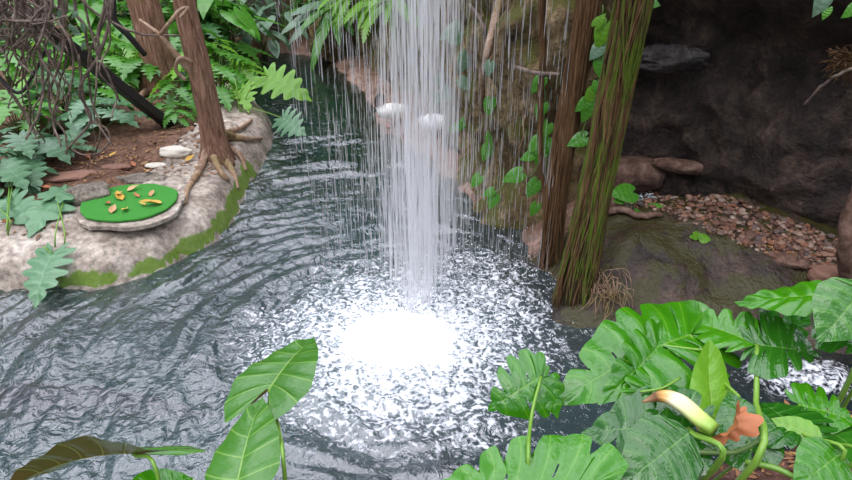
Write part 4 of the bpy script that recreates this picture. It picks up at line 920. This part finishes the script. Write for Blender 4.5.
# C stem leaf
leaf_part(t_, PD(757, 345, 2.95), PD(824, 350, 2.85), .40, LF['fore_d'], (-.1, -.35, 1), pet=[g+(.35, 0, 0), PD(750, 470, 2.45), PD(756, 400, 2.75)], pr=(.016, .011), N=7, depth=.45, table=HEART, droop=.2, cup=.2, side=.1, corr=.02, wave=.02, sharp=7, seed=11, **FG)
leaf_part(t_, PD(757, 345, 2.95), PD(676, 306, 3.25), .28, LF['fore'], (-.1, -.45, 1), N=7, depth=.3, table=OVAL, droop=.3, cup=.3, side=.15, corr=.016, wave=.02, sharp=7, seed=12, **FG)
leaf_part(t_, PD(757, 343, 2.97), PD(822, 308, 3.2), .22, LF['fore_d'], (.2, -.5, 1), N=7, depth=.3, table=OVAL, droop=.2, cup=.3, corr=.02, wave=.02, sharp=7, seed=13, **FG)
# J rounded dark leaf
leaf_part(t_, PD(752, 450, 2.55), PD(728, 384, 2.75), .26, LF['fore_d'], (-.3, -.9, .6), N=6, table=HEART, droop=.25, cup=.2, side=.3, corr=.012, pet=[g+(.2, 0, 0)], **FG)
# H tall bract
leaf_part(t_, PD(722, 450, 2.72), PD(690, 347, 3.0), .24, LF['fore_b'], (.25, -1, .25), N=8, table=STRAP, droop=-.35, cup=.35, side=.3, corr=.004, wave=.01, name='bract', label='tall folded yellow-green bract', **FG)
leaf_part(t_, PD(700, 425, 2.7), PD(655, 380, 2.9), .09, LF['fore_b'], (.1, -1, .5), N=6, table=STRAP, droop=.2, cup=.3, name='bract', label='narrow bract behind the tall one', **FG)
# lower right greens
leaf_part(t_, PD(800, 432, 2.55), PD(762, 396, 2.75), .34, LF['fore_d'], (0, -.6, 1), pet=[g+(.4, 0, 0), PD(830, 470, 2.45)], N=7, depth=.4, table=HEART, droop=.2, cup=.15, corr=.018, sharp=9, seed=15, **FG)
leaf_part(t_, PD(822, 440, 2.5), PD(771, 417, 2.6), .11, LF['fore_b'], (0, -.8, .8), N=7, depth=.15, table=OVAL, droop=.15, cup=.1, corr=.01, sharp=7, seed=16, pet=[g+(.5, 0, 0), PD(845, 470, 2.4)], label='bright narrow leaf with a ragged edge', **FG)
leaf_part(t_, PD(856, 450, 2.5), PD(806, 408, 2.75), .40, LF['fore_d'], (.1, -.6, 1), pet=[g+(.6, 0, 0)], N=7, depth=.4, table=HEART, droop=.25, cup=.15, corr=.018, sharp=9, seed=17, **FG)
leaf_part(t_, PD(842, 452, 2.4), PD(800, 486, 2.3), .22, LF['fore'], (.1, -.6, 1), N=7, table=OVAL, droop=.25, cup=.15, corr=.018, seed=18, **FG)
leaf_part(t_, PD(640, 392, 2.85), PD(690, 362, 3.0), .20, LF['fore'], (.1, -.6, 1), N=6, depth=.3, table=HEART, droop=.25, cup=.15, corr=.018, seed=19, **FG)
# stalks
for a_, m_, r_ in (([PD(745, 462, 2.5), PD(775, 468, 2.45), PD(800, 480, 2.4)], 'petiole', .012), ([PD(690, 452, 2.5), PD(735, 452, 2.5), PD(760, 440, 2.55)], 'petiole_d', .010), ([PD(640, 392, 2.75), PD(662, 388, 2.75), PD(680, 378, 2.8)], 'petiole', .006)):
    sb = MB(); tube(sb, catmull(a_, 12), r_, 8); sb.build('stalk', M[m_], t_)
# spathe
t = NT('spathe'); uv = t.n('SeparateXYZ', Vector=t.n('UVMap').outputs[0]).outputs[1]
col = t.ramp(t.math('ADD', uv, t.math('MULTIPLY', t.noise(t.co(), 12, 3), .12)), [(.0, (.16, .34, .03)), (.35, (.45, .55, .14)), (.62, (.78, .72, .5)), (.76, (.70, .38, .10)), (.86, (.16, .07, .03)), (1, (.35, .2, .1))])
M['spathe'] = t.done(t.bsdf(col, .45))
sb = MB(); tube(sb, catmull([PD(714, 430, 2.5), PD(700, 420, 2.55), PD(680, 403, 2.6), PD(662, 396, 2.65), PD(642, 402, 2.68)], 30), list(np.interp(np.linspace(0, 1, 31), [0, .2, .5, .8, 1], [.028, .034, .032, .020, .003])), 18, rfun=lambda a, s: 1+.12*math.sin(3*a+s*4)+.18*s*math.sin(7*a)); o = sb.build('spathe', M['spathe'], t_); o['label'] = 'pale tapering flower sheath with brown tip'
rebase(t_, g); tag(t_, 'glossy large-leaved philodendron filling the lower right, holding a flower sheath', 'plant')
# right-edge plant
t_ = empty('philodendron_plant'); g = np.array((2.1, 2.6, down(2.1, 2.6)))
leaf_part(t_, PD(850, 294, 2.75), PD(732, 296, 3.05), .26, LF['fore'], (0, -.15, 1), pet=[g, PD(862, 350, 2.6)], N=8, depth=.0, table=OVAL, droop=.12, cup=.1, side=.2, corr=.022, wave=.02, seed=4, **FG)
leaf_part(t_, PD(866, 286, 2.6), PD(822, 340, 2.55), .28, LF['fore'], (-.3, -.8, .8), pet=[g, PD(885, 330, 2.5)], N=7, table=OVAL, droop=.2, cup=.15, corr=.015, seed=7, **FG)
leaf_part(t_, PD(835, 322, 2.75), PD(885, 350, 2.6), .3, LF['fore_d'], (-.1, -.6, .9), pet=[g, PD(858, 362, 2.6)], N=7, depth=.3, table=HEART, droop=.2, cup=.15, corr=.015, seed=8, **FG)
rebase(t_, g); tag(t_, 'glossy philodendron leaning in from the right edge', 'plant')
# dead orange leaf
V, F, U = leaf_local(.16, .13, 6, .3, HEART, 6, 6, droop=.9, cup=.5, side=-.6, corr=.05, wave=.08, seed=4)
mb = MB(); a, b = PD(737, 414, 2.48), PD(728, 458, 2.42); mb.add(place(V, a, b-a, (.3, -1, .3)), F, U); o = mb.build('fallen_leaf', M['orangeleaf']); rebase(o, a); tag(o, 'crumpled orange dead leaf caught among the big green leaves', 'dead leaf')

# ------------------------------------------------------------------ light
w = bpy.data.worlds.new('world'); SC.world = w; w.use_nodes = True; nt = w.node_tree; nt.nodes.clear()
tc = nt.nodes.new('ShaderNodeTexCoord'); sx = nt.nodes.new('ShaderNodeSeparateXYZ'); rm = nt.nodes.new('ShaderNodeValToRGB'); bg = nt.nodes.new('ShaderNodeBackground'); ou = nt.nodes.new('ShaderNodeOutputWorld')
nt.links.new(tc.outputs['Generated'], sx.inputs[0]); nt.links.new(sx.outputs[2], rm.inputs[0]); nt.links.new(rm.outputs[0], bg.inputs[0]); nt.links.new(bg.outputs[0], ou.inputs[0])
e = rm.color_ramp.elements; e[0].position = .0; e[0].color = (.05, .07, .06, 1); e[1].position = .78; e[1].color = (.90, .90, 1.0, 1)
k = e.new(.30); k.color = (.14, .17, .18, 1); k = e.new(.5); k.color = (.50, .50, .60, 1); k = e.new(.62); k.color = (.75, .76, .86, 1)
# bright and dim noise patches added to the sky for contrast in water reflections
nz = nt.nodes.new('ShaderNodeTexNoise'); nz.inputs['Scale'].default_value = 3.5; nz.inputs['Detail'].default_value = 3.0; nt.links.new(tc.outputs['Generated'], nz.inputs['Vector'])
r2 = nt.nodes.new('ShaderNodeValToRGB'); nt.links.new(nz.outputs[0], r2.inputs[0]); f = r2.color_ramp.elements; f[0].position = .40; f[0].color = (.25, .28, .3, 1); f[1].position = .60; f[1].color = (1.9, 1.9, 1.9, 1)
mm = nt.nodes.new('ShaderNodeMix'); mm.data_type = 'RGBA'; mm.blend_type = 'MULTIPLY'; mm.inputs[0].default_value = 1.0
nt.links.new(rm.outputs[0], mm.inputs[6]); nt.links.new(r2.outputs[0], mm.inputs[7]); nt.links.new(mm.outputs[2], bg.inputs[0])
bg.inputs[1].default_value = 2.7
sun = bpy.data.objects.new('sun', bpy.data.lights.new('sun', 'SUN')); C.objects.link(sun)
sun.data.energy = .9; sun.data.angle = math.radians(35); sun.data.color = (1, .97, .92); sun.rotation_euler = (math.radians(28), math.radians(-22), 0)
sun.location = (0, 0, 12)
SC.view_settings.view_transform = 'Standard'; SC.view_settings.look = 'None'; SC.view_settings.gamma = 1; SC.view_settings.exposure = 0.0
SC.cycles.transparent_max_bounces = 64; SC.cycles.max_bounces = 6; SC.cycles.use_denoising = True
